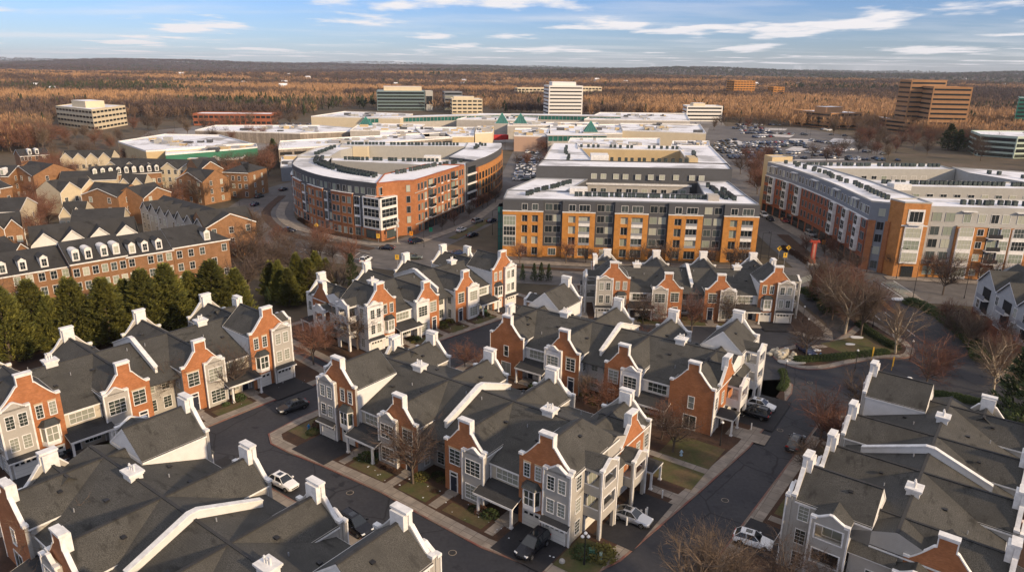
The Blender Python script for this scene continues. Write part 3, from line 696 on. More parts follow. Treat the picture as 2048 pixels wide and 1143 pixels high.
# ================================================================ larger buildings
gl = [mat('pane_dark', (.018, .024, .028), .12, spec=.7), mat('pane_mid', (.06, .075, .075), .18, spec=.6), mat('pane_blind', (.36, .37, .30), .5, spec=.3), mat('pane_curtain', (.22, .25, .20), .5, spec=.3)]
dgrey = mat('charcoal_panel', (.075, .078, .085), .7, kind='siding'); lgrey = mat('pale_grey_panel', (.38, .375, .35), .7, kind='siding'); mgrey = mat('grey_panel', (.2, .215, .24), .7, kind='siding')
snowr = mat('snowy_roof', (.6, .6, .6), .8, kind='snowroof', col2=(.40, .40, .41)); tanw = mat('tan_wall', (.46, .36, .21), .85, .1, .3); cream = mat('cream_wall', (.56, .48, .34), .8, .06, .3)
CP = Vector((0, 0, CH))
class F:
    def __init__(s, name, c, label, cat='building', group=None):
        s.c = Vector((c[0], c[1], 0)); s.R = tag(empty(name, s.c), label, cat, group); s.p = {}; s.w = []
    def mb(s, n='wall'): return s.p.setdefault(n, MB())
    def box(s, M, x0, x1, y0, y1, z0, z1, m, part='wall', top=None):
        b = s.mb(part); k = len(b.v); b.box(x0, x1, y0, y1, z0, z1, m, top)
        for i in range(k, len(b.v)): b.v[i] = tuple(M @ Vector(b.v[i]))
    def prism(s, P, z0, z1, m, part='wall', top=None): s.mb(part).prism(P, z0, z1, m, top)
    def block(s, P, z, m, top=None, par=.35, z0=0, cap=None):
        s.mb('wall').prism(P, z0, z, m); s.mb('roof').prism(inset(P, .3), z-.02, z+.03, top or snowr)
        if par:
            n = len(P)
            for i in range(n):
                a, b = Vector((*P[i], 0)), Vector((*P[(i+1) % n], 0)); d = b-a; M = Matrix.Translation(a) @ Matrix.Rotation(math.atan2(d.y, d.x), 4, 'Z')
                ar = sum(P[j][0]*P[(j+1) % n][1]-P[(j+1) % n][0]*P[j][1] for j in range(n)); s_ = 1 if ar > 0 else -1
                s.box(M, 0, d.length, min(0, s_*.28), max(0, s_*.28), z, z+par+.003*i, cap or m, 'parapet')
    def win(s, M, x, y, z, w, h, nx=2, ny=1, fm=None, pm=None):
        s.w.append((M, x, y, z, w, h, nx, ny, fm, pm or random.choices(gl, (.42, .25, .2, .13))[0]))
    def done(s, cap=100):
        L = []
        for q in s.w:
            p = q[0] @ Vector((q[1], q[2], q[3])); n = (q[0].to_3x3() @ Vector((0, -1, 0))); v = CP-p
            L.append((q[4]*q[5]*max(0, n.dot(v))/v.length**3, q))
        L.sort(key=lambda t: -t[0]); L = [t for t in L if t[0] > 0]
        st = MB()
        for i, (a, (M, x, y, z, w, h, nx, ny, fm, pm)) in enumerate(L):
            fr, pn = win_meshes(w, h, nx, ny, sill=False, fr=.08, fm=fm or trim, pm=pm, thick=.06)
            T = M @ Matrix.Translation((x, y, z))
            if i < cap:
                o = obj('window', fr, s.R); o.matrix_local = Matrix.Translation(-s.c) @ T; obj('pane', pn, o)
            else:
                for me in (fr, pn):
                    k = len(st.v); st.v += [tuple(T @ v.co) for v in me.vertices]
                    for p in me.polygons: st.f.append(tuple(k+j for j in p.vertices)); st.m.append(st.mi(me.materials[0]))
        if st.v: o = st.build('windows', s.R); o.location = -s.c; o['kind'] = 'stuff'
        for n, b in s.p.items():
            if b.v: o = b.build(n, s.R); o.location = -s.c
        return s.R
def MF(p, q):
    d = Vector((q[0]-p[0], q[1]-p[1])); return Matrix.Translation((p[0], p[1], 0)) @ Matrix.Rotation(math.atan2(d.y, d.x), 4, 'Z'), d.length
# ---------------- centre block: orange bays and charcoal recesses
brick_r = mat('brick_brown', (.46, .20, .06), .85, .15, kind='brick'); O = (-2.7, 187.0); a_ = math.radians(-3.7); M = Matrix.Translation((*O, 0)) @ Matrix.Rotation(a_, 4, 'Z')
def W2(x, y): p = M @ Vector((x, y, 0)); return (p.x, p.y)
f = F('apartment_block', W2(34, 20), 'apartment block of orange bays and charcoal recesses with snowy roof, in the middle', 'apartment block')
ZT = 15.5
f.block([W2(0, .8), W2(68, .8), W2(68, 14), W2(0, 14)], ZT, dgrey, cap=mgrey)
f.block([W2(0, 14.02), W2(17, 14.02), W2(24, 38), W2(7.5, 38)], ZT, dgrey, cap=mgrey)
f.block([W2(56, 14.02), W2(68, 14.02), W2(68.6, 40), W2(58.5, 38)], ZT, dgrey, cap=mgrey)
f.block([W2(7.5, 38.02), W2(69.5, 40.02), W2(71, 54), W2(9, 54)], 19.3, dgrey)
f.box(M, 24, 56, 36.2, 39, 8, 14.6, conc_l); f.box(M, 23.5, 56.5, 35.9, 36.4, 14.3, 14.8, trim)
for x in (26, 29, 34, 37, 39, 42, 45, 48, 51.5, 54): f.win(M, x, 36.2, 11.3, 1.7, 1.9, 2, 1)
for x in (26, 29, 33, 36, 40, 44, 47.5, 52, 57, 60): f.win(M, x, 38.6 if x < 50 else 39.2, 15.9, 1.6, 1.5, 2, 1, pm=gl[2])
f.block([W2(9, 54.02), W2(27, 54.02), W2(22, 118), W2(12, 118)], 18.5, dgrey, cap=lgrey)
f.block([W2(59, 54.02), W2(72, 54.02), W2(78, 118), W2(64, 118)], 18.5, tanw, cap=trim)
f.block([W2(22, 98), W2(64, 98), W2(64.2, 112), W2(22, 112)], 18.6, tanw, cap=trim)
f.block([W2(27.2, 58), W2(58.8, 58), W2(62, 96), W2(24, 96)], 13.5, tanw, top=mat('brown_deck', (.17, .12, .075), .9, .2, .2))
f.box(M, 25.5, 31.5, 55, 62, 18, 21.3, trim); f.box(M, 18, 23, 10, 14, 15.5, 17.3, trim, 'roof_house'); f.box(M, 55.5, 58.5, 5.5, 9, 15.5, 17, conc_l, 'roof_house'); f.box(M, 59, 62, 58, 66, 18.5, 20.6, tanw, 'roof_house')
FL = [.7, 3.75, 6.8, 9.85, 12.85]
def mirrorbays():
    for k, (x0, x1, kind) in enumerate(((0, 10.9, 'og'), (10.9, 16.1, 'g'), (16.1, 24.9, 'ob'), (24.9, 30.1, 'g'), (30.1, 39, 'ob'), (39, 44.3, 'g'), (44.3, 53.4, 'ob'), (53.4, 58.9, 'g'), (58.9, 68, 'ob'))):
        if kind == 'g':
            f.box(M, x0, x1, .35, .79, 0, 2.9, brick_o)
            f.box(M, x0+.01, x1-.01, .5, .78, 2.9, ZT-.02, dgrey)
            for z in FL[1:]:
                for c in (x0+1.5, x1-1.45): f.win(M, c, .5, z, 1.9, 1.75, 2, 1, fm=lgrey)
            if x1 < 40: f.win(M, (x0+x1)/2, .35, .5, 2, 1.8, 3, 1)
            else: f.box(M, x0+1, x1-1, .3, .36, .1, 2.5, dark)
            continue
        f.box(M, x0+.002, x1-.002, -.25, .6, 12.55, ZT+.1, dgrey)
        bz = brick_o; xs = [x0, x0+.9]; y0 = -.6
        c1, w1 = (x0+2.6, 1.9); c2, w2 = (x1-2.9, 3.0)
        if kind == 'og': c1, w1 = x0+5.9, 1.6; c2, w2 = x0+8.7, 1.7
        def pier(a, b): f.box(M, a, b, y0, .2, 0, 12.3, bz)
        if kind == 'og':
            pier(x0+3.6, c1-w1/2); f.box(M, x0+.05, x0+3.6, y0-.1, .2, 2.9, 11.5, lgrey)
            for z in (3.1, 5.95, 8.8): f.win(M, x0+1.85, y0-.1, z, 3.2, 2.4, 4, 2)
            f.box(M, x0, x0+3.6, y0, .2, 0, 2.9, bz)
        else: pier(x0, c1-w1/2)
        pier(c1+w1/2, c2-w2/2); pier(c2+w2/2, x1)
        f.box(M, x0 if kind == 'ob' else x0+.0, x1, y0-.05, .2, 11.6, 12.5, bz); f.box(M, x0-.05, x1+.05, y0-.15, .2, 12.5, 12.7, trim)
        for (c, w) in ((c1, w1), (c2, w2)):
            for i, z in enumerate(FL[:4]):
                wide = w > 2.5
                if i < 3: f.box(M, c-w/2, c+w/2, y0+.02 if wide else y0+.05, .2, z+2.05, FL[i+1]-.12, trim if (wide and i) else bz)
                f.win(M, c, -.12, z-.1, w-.2, 2.05 if i < 3 else 1.7, 3 if wide else 2, 1)
                if wide and i: f.box(M, c-w/2, c+w/2, y0-.03, y0+.03, z-.1, z+.55, metal_g, 'railing')
            f.win(M, c, -.25, 12.95, w-.2, 1.65, 3 if w > 2.5 else 2, 1)
        f.box(M, x0+1, x1-1, -.1, .2, 0, .6, bz)
mirrorbays()
f.box(M, -1.4, 0, .4, 4.5, 1.2, 13.6, glass_g, 'glass_corner')
for z in range(7): f.box(M, -1.46, .02, .34, 4.56, 1.2+z*2.05, 1.3+z*2.05, metal_d, 'glass_corner')
for x in (-1.44, -.7): f.box(M, x, x+.06, .32, .4, 1.2, 13.6, metal_d, 'glass_corner')
Ml, ll = MF(W2(0, 40), W2(0, .8))
for i in range(9):
    for z in FL: f.win(Ml, 3+i*3.9, -7.5+i*.92 if i < 8 else 0, z, 1.8, 1.7)
f.done()
AC = []     # rooftop units collected as (x, y, z, rz)
def rowac(P, n, z, W=None, rz=0, jit=.25, two=False):
    for i in range(n):
        t = i/(n-1) if n > 1 else 0; x = P[0][0]+(P[1][0]-P[0][0])*t; y = P[0][1]+(P[1][1]-P[0][1])*t
        if random.random() < .1: continue
        q = W(x, y) if W else (x, y); AC.append((q[0]+random.uniform(-jit, jit), q[1]+random.uniform(-jit, jit), z, rz+random.uniform(-.05, .05)))
rowac(((20, 8), (57, 8)), 32, ZT+.03, W2, a_); rowac(((6, 7), (18, 30)), 22, ZT+.03, W2, a_, .5); rowac(((61, 7), (60, 30)), 16, ZT+.03, W2, a_, .3); rowac(((63, 7), (63, 22)), 10, ZT+.03, W2, a_, .3)
rowac(((28, 56), (58, 56)), 14, 19.35, W2, a_, .5); rowac(((24, 103), (62, 103)), 18, 18.65, W2, a_, .5); rowac(((18, 60), (17, 100)), 12, 18.55, W2, a_, .5); rowac(((63, 66), (66, 90)), 12, 18.55, W2, a_, .5)
# ---------------- left block with the curved brick front
OUT = catmull([(-80.5, 262), (-77.5, 246), (-72.5, 234.5), (-62, 219.5), (-52, 210.5), (-40, 203.4)], 3, False)
f = F('apartment_block', (-42, 250), 'curved brick apartment block with charcoal top floor and white glazed corner', 'apartment block')
Z1 = 16.3
INN = [(-68, 262), (-66.5, 252), (-62, 246), (-55, 236), (-47, 228), (-41, 222)]
def lerpP(P, t):
    t = max(0, min(1, t))*(len(P)-1); i = min(int(t), len(P)-2); u = t-i
    return (P[i][0]+(P[i+1][0]-P[i][0])*u, P[i][1]+(P[i+1][1]-P[i][1])*u)
K = 15; oo = [lerpP(OUT, i/K) for i in range(K+1)]; ii = [lerpP(INN, i/K) for i in range(K+1)]
f.mb('wall').prism(oo+ii[::-1], 0, Z1, dgrey); f.mb('roof').prism(oo+ii[::-1], Z1+.003, Z1+.06, snowr)

for i in range(K):
    Mi, l = MF(oo[i], oo[i+1]); f.box(Mi, 0, l+.1, -.05, .3, Z1-.3, Z1+.45+.002*i, dgrey, 'parapet')
f.block([(-40, 203.45), (-34.6, 208.4), (-29.8, 210.5), (-17.2, 246), (-31, 246), (-41, 222)], Z1+.2, brick, cap=brick_d)
f.block([(-31, 246.02), (-16.8, 246.02), (-13.8, 254), (-24, 262), (-68, 264), (-66, 255)], Z1-.2, lgrey, cap=lgrey)
RC = catmull([(-13.8, 254), (-10.2, 266), (-7, 282), (-5.2, 298), (-5.5, 313)], 4, False)
f.mb('wall').prism(RC+[(-20, 313), (-20, 290), (-24, 262)], 0, Z1+1, dgrey); f.mb('roof').prism(RC+[(-20, 313), (-20, 290), (-24, 262)], Z1+1.003, Z1+1.06, snowr)
f.block([(-20.1, 313), (-74, 308), (-72, 294), (-20.1, 297)], Z1+.8, lgrey, cap=lgrey)
f.block([(-74, 308), (-81, 290), (-80.6, 262.1), (-68.1, 262.1), (-69, 282), (-64, 296)], Z1+.4, lgrey, cap=lgrey)
f.prism([(-66, 293.9), (-60, 293.9), (-60, 290), (-66, 290)], 8, Z1+1.2, cream); f.prism([(-33, 259), (-27, 259), (-27, 263), (-33, 263)], Z1-.2, Z1+1.6, trim)
FL1 = [.7, 3.9, 7.0, 10.1, 13.4]
tot = sum(MF(oo[i], oo[i+1])[1] for i in range(K))
for i in range(K):
    Mi, l = MF(oo[i], oo[i+1])
    kind = 'bGbbGb'[i % 3] if i < K-1 else 'b'
    if i == K-1: kind = 'b'
    # base band of brick everywhere
    f.box(Mi, 0, l, -.5, 0, 0, 3.2, brick)
    if kind == 'b':
        f.box(Mi, .1, l-.1, -.62, 0, 3.2, 12.6, brick); f.box(Mi, 0, l, -.72, 0, 12.6, 12.95, brick_d); f.box(Mi, 0, l, -.76, 0, 12.95, 13.05, trim)
        for z in FL1[:4]:
            for c in (l*.28, l*.72): f.win(Mi, c, -.62 if z > 1 else -.5, z, 1.25, 1.75, 2, 1, fm=metal_g); f.box(Mi, c-.8, c+.8, -.67, -.5, z-.22, z-.1, conc_l, 'sills')
    else:
        f.box(Mi, .1, l-.1, -.3, 0, 3.2, 12.9, dgrey)
        f.box(Mi, .4, l*.5, -.55, 0, 3.3, 12.4, trim)
        for z in FL1[:4]:
            f.win(Mi, .4+(l*.5-.4)/2, -.55 if z > 1 else -.5, z-.1, l*.5-.7, 2.3, 2, 2, fm=metal_g, pm=gl[random.choice((0, 1))]); f.win(Mi, l*.77, -.3 if z > 1 else -.5, z, l*.3, 2.1, 1, 2, fm=metal_g)
    for c in (l*.25, l*.7): f.win(Mi, c, 0, 13.3, 1.3, 1.8, 2, 1, fm=metal_g, pm=random.choice(gl))
# glazed corner
p0, p1, p2 = (-44.6, 205.0), (-38.6, 200.9), (-34.6, 207.0)
for pa, pb, sh in ((p0, p1, 0), (p1, p2, 0)):
    Mi, l = MF(pa, pb); f.box(Mi, 0, l, 0, 2.2, 0, 3.3, brick); f.box(Mi, 0, l, -.1+.004*(pa is p1), 2, 3.3, 12.7, trim)
    for z in (3.9, 7.05, 10.1): f.win(Mi, l*.5, -.1, z, l*.86, 2.25, 4 if l > 6 else 3, 2, pm=gl[0])
    for z in (.5,): f.win(Mi, l*.5, 0, z, l*.7, 2.4, 3, 1, fm=metal_d, pm=gl[1])
    f.win(Mi, l*.5, 2.1, 13.2, l*.35, 2.2, 2, 1)
# right brick front
fa, fb = (-33.6, 208.9), (-29.8, 210.4); Mi, l = MF(fa, fb)
Mi, l = MF((-34.6, 208.3), (-29.8, 210.4))
for z in FL1: f.win(Mi, l*.62, 0, z, 1.1, 1.9, 1, 1, fm=metal_g)
Mi, l = MF((-29.8, 210.4), (-17.2, 246)); f.box(Mi, 0, l, -.12, 0, 3.0, 3.3, conc_l, 'sills'); f.box(Mi, 0, 8, -.1, 0, 12.7, 12.9, conc_l, 'sills')
x = 1.6; k = 0
for w, t in ((1.1, 'w'), (1.1, 'w'), (1.5, 'b'), (3.4, 'B'), (1.5, 'w'), (1.5, 'w'), (1.3, 'b'), (1.3, 'w'), (1.5, 'b'), (3.4, 'B'), (1.5, 'w'), (1.1, 'w'), (1.1, 'w')):
    x += w/2+.55
    for j, z in enumerate(FL1):
        if j == 0 and x > 6: f.box(Mi, x-w/2-.4, x+w/2+.4, -.02, .1, .1, 2.6, glass_d); continue
        if t == 'B': f.box(Mi, x-w/2, x+w/2, -.06, .05, z-.3, z+2.3, dark); f.box(Mi, x-w/2-.1, x+w/2+.1, -1.1, 0, z-.35, z-.1, trim, 'balconies'); f.box(Mi, x-w/2, x+w/2, -1.1, -1.05, z-.1, z+.85, metal_d, 'balconies'); f.win(Mi, x, -.07, z-.1, w-.6, 2.2, 3, 1, fm=metal_g)
        else:
            f.win(Mi, x, 0, z, w, 1.9, 2, 1, fm=metal_g)
            if t == 'b' and j: f.box(Mi, x-w/2-.1, x+w/2+.1, -.1, 0, z-.6, z-.15, trim, 'sills')
    x += w/2+.55
Mi, l = MF((-16.8, 246.2), (-13.8, 254)); f.box(Mi, 0, l, -.3, 0, 3.5, 17.3, dgrey)
for z in FL1[1:]: f.box(Mi, .5, l, -.7, 0, z-.7, z-.1, trim); f.win(Mi, l*.55, -.3, z, l*.75, 2.2, 3, 1, fm=metal_d, pm=gl[0])
for i in range(len(RC)-1):
    Mi, l = MF(RC[i], RC[i+1]); f.box(Mi, 0, l, -.45, 0, 0, 14.6, brick_r if i else brick_d)
    if i < 12:
        for z in FL1[1:4]: f.win(Mi, l*.5, -.45, z, l*.55, 2.3, 2, 1, fm=metal_d)
        f.win(Mi, l*.5, -.45, .5, l*.6, 2.4, 2, 1, fm=metal_d, pm=gl[0])
for pa, pb, n in (((-68, 263.9), (-25, 262.1), 12), ((-66, 254), (-42, 224), 8)):
    Mi, l = MF(pb, pa) if n == 12 else MF(pa, pb)
    for i in range(n):
        for z in FL1[2:]: f.win(Mi, l*(i+.5)/n, -.02, z, 1.6, 1.7, 2, 1)
Mi, l = MF((-71, 294), (-20.2, 297))
for i in range(14):
    f.win(Mi, l*(i+.5)/14, 0, 10.1, 1.6, 1.7, 2, 1)
f.done()
for i in range(34):
    t = .03+i/34*.93; p = lerpP(INN, t); q = lerpP(OUT, t)
    for s_ in (.22, .38): 
        if random.random() < .85: AC.append((p[0]+(q[0]-p[0])*s_+random.uniform(-.3, .3), p[1]+(q[1]-p[1])*s_, Z1+.07, random.uniform(-.1, .1)))
rowac(((-62, 259.5), (-28, 257)), 26, Z1-.15); rowac(((-37, 224), (-27, 243)), 13, Z1+.25, rz=.35); rowac(((-70, 301), (-24, 303)), 32, Z1+.85); rowac(((-25, 246), (-19, 258)), 12, Z1-.1, jit=1.2); rowac(((-16, 288), (-13, 304)), 8, Z1+1.08, jit=1.5); rowac(((-75, 268), (-74, 292)), 12, Z1+.45, jit=.5)
# ---------------- right block
f = F('apartment_block', (115, 205), 'apartment block on the right edge with brick corner tower and white bay windows', 'apartment block')
Z3 = 17.8
OL = catmull([(91.5, 254), (93.6, 240), (94.2, 224), (94, 206), (92.8, 190), (91.6, 177.6)], 4, False)
K = 16; oo = [lerpP(OL, i/K) for i in range(K+1)]
f.block(oo+[(95.4, 175), (106, 176), (107, 190), (108, 212), (107, 238), (104, 256)], Z3, mgrey, cap=lgrey)
f.block([(101.6, 171.4), (170, 165), (171, 179), (106.5, 185), (106.2, 176.1)], Z3, lgrey, cap=lgrey)
f.block([(108, 206), (165, 203), (166, 216), (108.2, 219)], Z3-.6, lgrey, cap=lgrey)
f.block([(104, 240), (152, 242), (153, 256), (104, 256)], Z3-.3, lgrey, cap=lgrey)
f.block([(165.2, 178.8), (185, 178), (172, 236), (153, 246), (150, 232)], Z3, lgrey, cap=lgrey)
f.block([(93, 254.2), (101, 256), (100, 262), (92.5, 261)], Z3+1.6, tanw, cap=tanw)
f.block([(95.2, 175.4), (96.4, 170.6), (102.6, 170.0), (103, 176.5)], Z3+1.1, brick_r, cap=lgrey)
f.prism([(109, 200), (114, 200), (114, 204), (109, 204)], Z3-.6, Z3+1.2, trim)
FL3 = [.8, 4.6, 7.8, 11.0, 14.5]
for i in range(K):
    Mi, l = MF(oo[i], oo[i+1]); f.box(Mi, 0, l, -.4, 0, 0, 13.2, brick_d); f.box(Mi, 0, l, -.5, 0, 13.2, 13.4, trim)
    bay = i in (1, 3, 5, 10, 12, 14)
    for j, z in enumerate(FL3):
        if j == 4:
            for c in (l*.25, l*.72): f.win(Mi, c, 0, z, 1.2, 2.0, 2, 1)
            if i % 3 == 1: f.box(Mi, l*.1, l*.9, -.9, .2, 17.0, 17.2, trim, 'canopy')
        elif j == 0: f.box(Mi, .5, l-.5, -.42, -.3, .1, 3.2, glass_d)
        elif not bay:
            for c in (l*.28, l*.74): f.win(Mi, c, -.4, z, 1.1, 1.9, 2, 1, fm=metal_g, pm=gl[random.choice((0, 0, 1))])
    if bay:
        f.box(Mi, l*.2, l*.85, -1.3, 0, 4.0, 13.3, trim)
        for z in FL3[1:4]: f.win(Mi, l*.525, -1.3, z, l*.5, 2.3, 2, 2, pm=gl[0])
Mi, l = MF((91.6, 177.4), (95.3, 175.2)); f.box(Mi, 0, l*.4, -.3, 0, 0, 13.3, brick)
for z in FL3: f.win(Mi, l*.68, -.05, z, 1.8, 2, 2, 1, fm=metal_g)
Mi, l = MF((96.4, 170.6), (102.6, 170.0))
f.box(Mi, l*.14, l*.82, -.3, 0, 3.7, 13.2, trim); f.box(Mi, 0, l, -.12, 0, 13.2, 13.5, trim)
for z in (4.2, 7.3, 10.4): f.win(Mi, l*.48, -.3, z, l*.58, 2.3, 4, 2, pm=random.choice(gl[2:]))
f.box(Mi, l*.18, l*.82, -.1, 0, 13.9, 17.4, trim); f.win(Mi, l*.5, -.1, 14.3, l*.5, 2.6, 3, 1)
f.box(Mi, l*.2, l*.8, -1.2, 0, 13.6, 13.8, trim, 'balconies'); f.box(Mi, l*.3, l*.75, -.2, 0, .2, 3, glass_d)
Mi, l = MF((95.2, 175.4), (96.4, 170.6))
f.box(Mi, 0, l*.3, -.4, 0, 0, 13.4, brick)
P0 = (103, 171.25); P1 = (168, 165.1); Mi, l = MF(P0, P1)
x = .3
seq = [('g', 6.8), ('o', 12.6), ('o', 12.6), ('o', 12.6), ('g', 5.5), ('o', 12.6)]
for t, w in seq:
    if t == 'g':
        f.box(Mi, x, x+w, -.1, 0, 0, 3.4, brick_o)
        for z in FL3:
            for c in (x+w*.27, x+w*.73): f.win(Mi, c, -.02 if z > 1 else -.1, z, 2.1, 2.1, 2, 1, fm=lgrey, pm=random.choice(gl))
    else:
        f.box(Mi, x, x+w, -.5, 0, 0, 13.3, brick_r); f.box(Mi, x, x+w, -.6, 0, 13.3, 13.5, conc_l)
        f.box(Mi, x+.4, x+4.0, -.9, 0, 0, 13.0, trim)
        for z in FL3[:4]: f.win(Mi, x+2.2, -.9, z, 3.1, 2.2, 4, 2, pm=random.choice(gl)); f.win(Mi, x+5.7, -.5, z+.2, 1.4, 1.6, 2, 1, pm=random.choice(gl))
        f.box(Mi, x+7.3, x+10.2, -.54, 0, .3, 13.1, dark); f.box(Mi, x+10.2, x+12.4, -.9, 0, 0, 13.0, trim)
        for z in FL3[:4]:
            f.win(Mi, x+11.3, -.9, z, 1.9, 2.2, 3, 2, pm=random.choice(gl)); f.win(Mi, x+8.7, -.56, z-.1, 2.2, 2.3, 2, 1, pm=random.choice(gl))
            if z > 1: f.box(Mi, x+7.1, x+10.4, -1.9, -.5, z-.4, z-.15, trim, 'balconies'); f.box(Mi, x+7.1, x+10.4, -1.9, -1.85, z-.15, z+.85, metal_d, 'railing')
        for c in (x+2.2, x+5.7, x+8.7, x+11.3): f.win(Mi, c, 0, 14.3, 1.7, 2.1, 2, 1, pm=random.choice(gl))
        f.box(Mi, x+.6, x+4, -.9, .1, 17.0, 17.2, trim, 'canopy')
    x += w
for pa, pb, n, zz in (((109, 205.9), (164, 203), 14, 14), ((108, 240.1), (150, 242), 12, 14.5)):
    Mi, l = MF(pa, pb)
    for i in range(n): f.win(Mi, l*(i+.5)/n, 0, 13.6, 1.8, 1.8, 2, 1)
f.done()
for i in range(26):
    t = .05+i/26*.9; p = lerpP(OL, t); AC.append((p[0]+5.5+random.uniform(-.8, 1.6), p[1], Z3+.05, 0))
rowac(((112, 212), (164, 209.5)), 38, Z3-.55, jit=.2); rowac(((104, 249), (150, 250)), 30, Z3-.25, jit=.4); rowac(((112, 176), (168, 171.5)), 32, Z3+.05, jit=.4); rowac(((157, 232), (174, 190)), 18, Z3+.05, jit=.5)
b = MB(); gm = mat('condenser_green', (.035, .05, .05), .6, .2, 2)
b.box(-.5, .5, -.5, .5, .12, 1.15, gm); b.box(-.54, .54, -.54, .54, 1.15, 1.2, metal_d); b.box(-.4, .4, -.4, .4, 1.2, 1.23, dark); b.box(-.5, -.3, -.5, .5, 0, .12, metal_d); b.box(.3, .5, -.5, .5, 0, .12, metal_d)
acm = b.mesh('roof_condenser'); random.shuffle(AC)
# keep the 300 nearest units, one object each
AC.sort(key=lambda q: q[0]**2+q[1]**2)
for q in AC[:298]:
    o = obj('roof_condenser', acm, None, q[:3], q[3])
    w = 'centre' if (q[0] > -5 and q[0] < 80) else ('left' if q[0] < -4 else 'right')
    tag(o, {'centre': 'dark condenser unit on the snowy roof of the orange and charcoal block', 'left': 'dark condenser unit standing in a row on the snowy roof of the curved brick block', 'right': 'dark green condenser unit in a row on the snowy roof of the right edge block'}[w], 'condenser', 'rooftop condensers of the %s apartment block' % w)
b = MB()
for q in AC[298:]: b.box(q[0]-.5, q[0]+.5, q[1]-.5, q[1]+.5, q[2]+.1, q[2]+1.2, gm)
if len(AC) > 298: tag(b.build('roof_condensers'), 'further rows of dark condenser units on the rear snowy roofs', 'condensers', kind='stuff')
# ---------------- offices beyond
def bands(name, label, P, z, wall, gls, nb, zb=0, pent=None, band=.42, cols=0):
    cx = sum(p[0] for p in P)/len(P); cy = sum(p[1] for p in P)/len(P); f = F(name, (cx, cy), label, 'office building')
    f.block(P, z+zb, wall, par=.6, cap=wall); n = len(P); h = z/nb
    for i in range(n):
        Mi, l = MF(P[i], P[(i+1) % n])
        for j in range(nb):
            z0 = zb+h*j+h*.34
            if gls == 'glass': f.box(Mi, .6, l-.6, -.15, 0, z0-h*.2, z0+h*.42, glass_d if j % 2 else glass, 'window_band')
            elif cols:
                m_ = max(3, int(l/cols))
                for k in range(m_): f.box(Mi, l*(k+.12)/m_, l*(k+.88)/m_, -.12, 0, z0, z0+h*band, glass_d, 'window_band')
            else: f.box(Mi, l*.02+.4, l-l*.02-.4, -.12, 0, z0, z0+h*band, glass_d, 'window_band')
    if pent:
        (u0, u1, v0, v1, ph, pm) = pent; Mi, l = MF(P[0], P[1]); f.box(Mi, u0, u1, v0, v1, z, z+ph, pm, 'roof_house', top=snowr)
    f.done(); return f
bands('office_tower', 'white office tower with dark window bands beyond the shopping mall', [(34, 716), (68, 721), (64, 748), (30, 743)], 31, mat('white_concrete', (.66, .64, .6), .8), 'dark', 9, pent=(4, 28, 4, 20, 4, mat('white_concrete', (.6, .6, .6))), band=.36)
bands('office_building', 'wide glass fronted office with white roof house left of the white tower', [(-153, 805), (-101, 815), (-106, 845), (-158, 838)], 21, mat('teal_office_wall', (.16, .22, .23), .4), 'glass', 6, pent=(8, 50, 3, 20, 5, cream))
bands('office_building', 'grey concrete and red brick annex at the glass office side', [(-100, 815), (-92, 817), (-95, 835), (-104, 833)], 21, lgrey, 'dark', 1)
bands('office_building', 'dark glass office behind the tan parking building', [(-80, 830), (-60, 834), (-64, 850), (-84, 846)], 20, mgrey, 'glass', 6)
bands('office_building', 'tan stair towered building with square openings near the glass office', [(-66, 765), (-34, 770), (-38, 795), (-70, 790)], 15, cream, 'dark', 4, cols=5, pent=(2, 24, 4, 14, 3, cream))
bands('office_building', 'five storey cream office with square roof house on the far left', [at(118, 252), at(190, 262), at(256, 250), tuple(Vector(at(256, 250))+Vector((-38, 22))), tuple(Vector(at(118, 252))+Vector((-5, 30)))], 15, cream, 'dark', 4, cols=5.5, pent=(10, 34, 8, 22, 5, cream), band=.4)
tan_tw = mat('tower_brick', (.34, .185, .09), .85, .1, .3)
bands('office_tower', 'tan brick office tower with dark window bands at the right', [at(1850, 270), at(1927, 272), tuple(Vector(at(1927, 272))+Vector((3, 22))), tuple(Vector(at(1850, 270))+Vector((3, 22)))], 37.5, tan_tw, 'dark', 10, band=.38)
bands('office_tower', 'taller rear slab of the tan brick office tower at the right', [tuple(Vector(at(1828, 270))+Vector((3, 23))), tuple(Vector(at(1900, 272))+Vector((3, 23))), tuple(Vector(at(1900, 272))+Vector((3, 40))), tuple(Vector(at(1826, 270))+Vector((3, 40)))], 42, tan_tw, 'dark', 11, band=.36)
bands('office_building', 'low tan brick office with flat roof house beyond the full car park', [(279, 634), (312, 646), (306, 690), (262, 676)], 13, tan_tw, 'dark', 4, pent=(3, 22, 10, 24, 5, tan_tw))
bands('office_building', 'long low brown office joined to the foot of the tan tower', [at(1768, 262), at(1818, 268), tuple(Vector(at(1818, 268))+Vector((8, 40))), tuple(Vector(at(1768, 262))+Vector((8, 40)))], 10, tan_tw, 'dark', 3)
bands('office_building', 'dark green glass office tower cut by the right edge', [at(2022, 268), at(2110, 270), tuple(Vector(at(2110, 270))+Vector((20, 30))), tuple(Vector(at(2022, 268))+Vector((20, 30)))], 29, glass_g, 'dark', 9)
bands('office_building', 'low curved green glass office with white roof at the right edge', [(288, 441), (302, 428), (345, 436), (350, 470), (300, 470)], 12.5, mat('pale_green_panel', (.42, .5, .42), .6), 'glass', 4)
bands('office_building', 'white four storey office beyond the car park, left of the bare wood', [(168, 702), (204, 706), (204, 728), (170, 728)], 14, mat('white_concrete', (.6, .6, .6)), 'dark', 4, pent=(8, 20, 5, 14, 3, cream))
bands('apartment_building', 'orange brick slab building on the far wooded hillside', [(398, 1320), (440, 1333), (430, 1350), (390, 1340)], 24, brick_o, 'dark', 6, zb=4, cols=6)
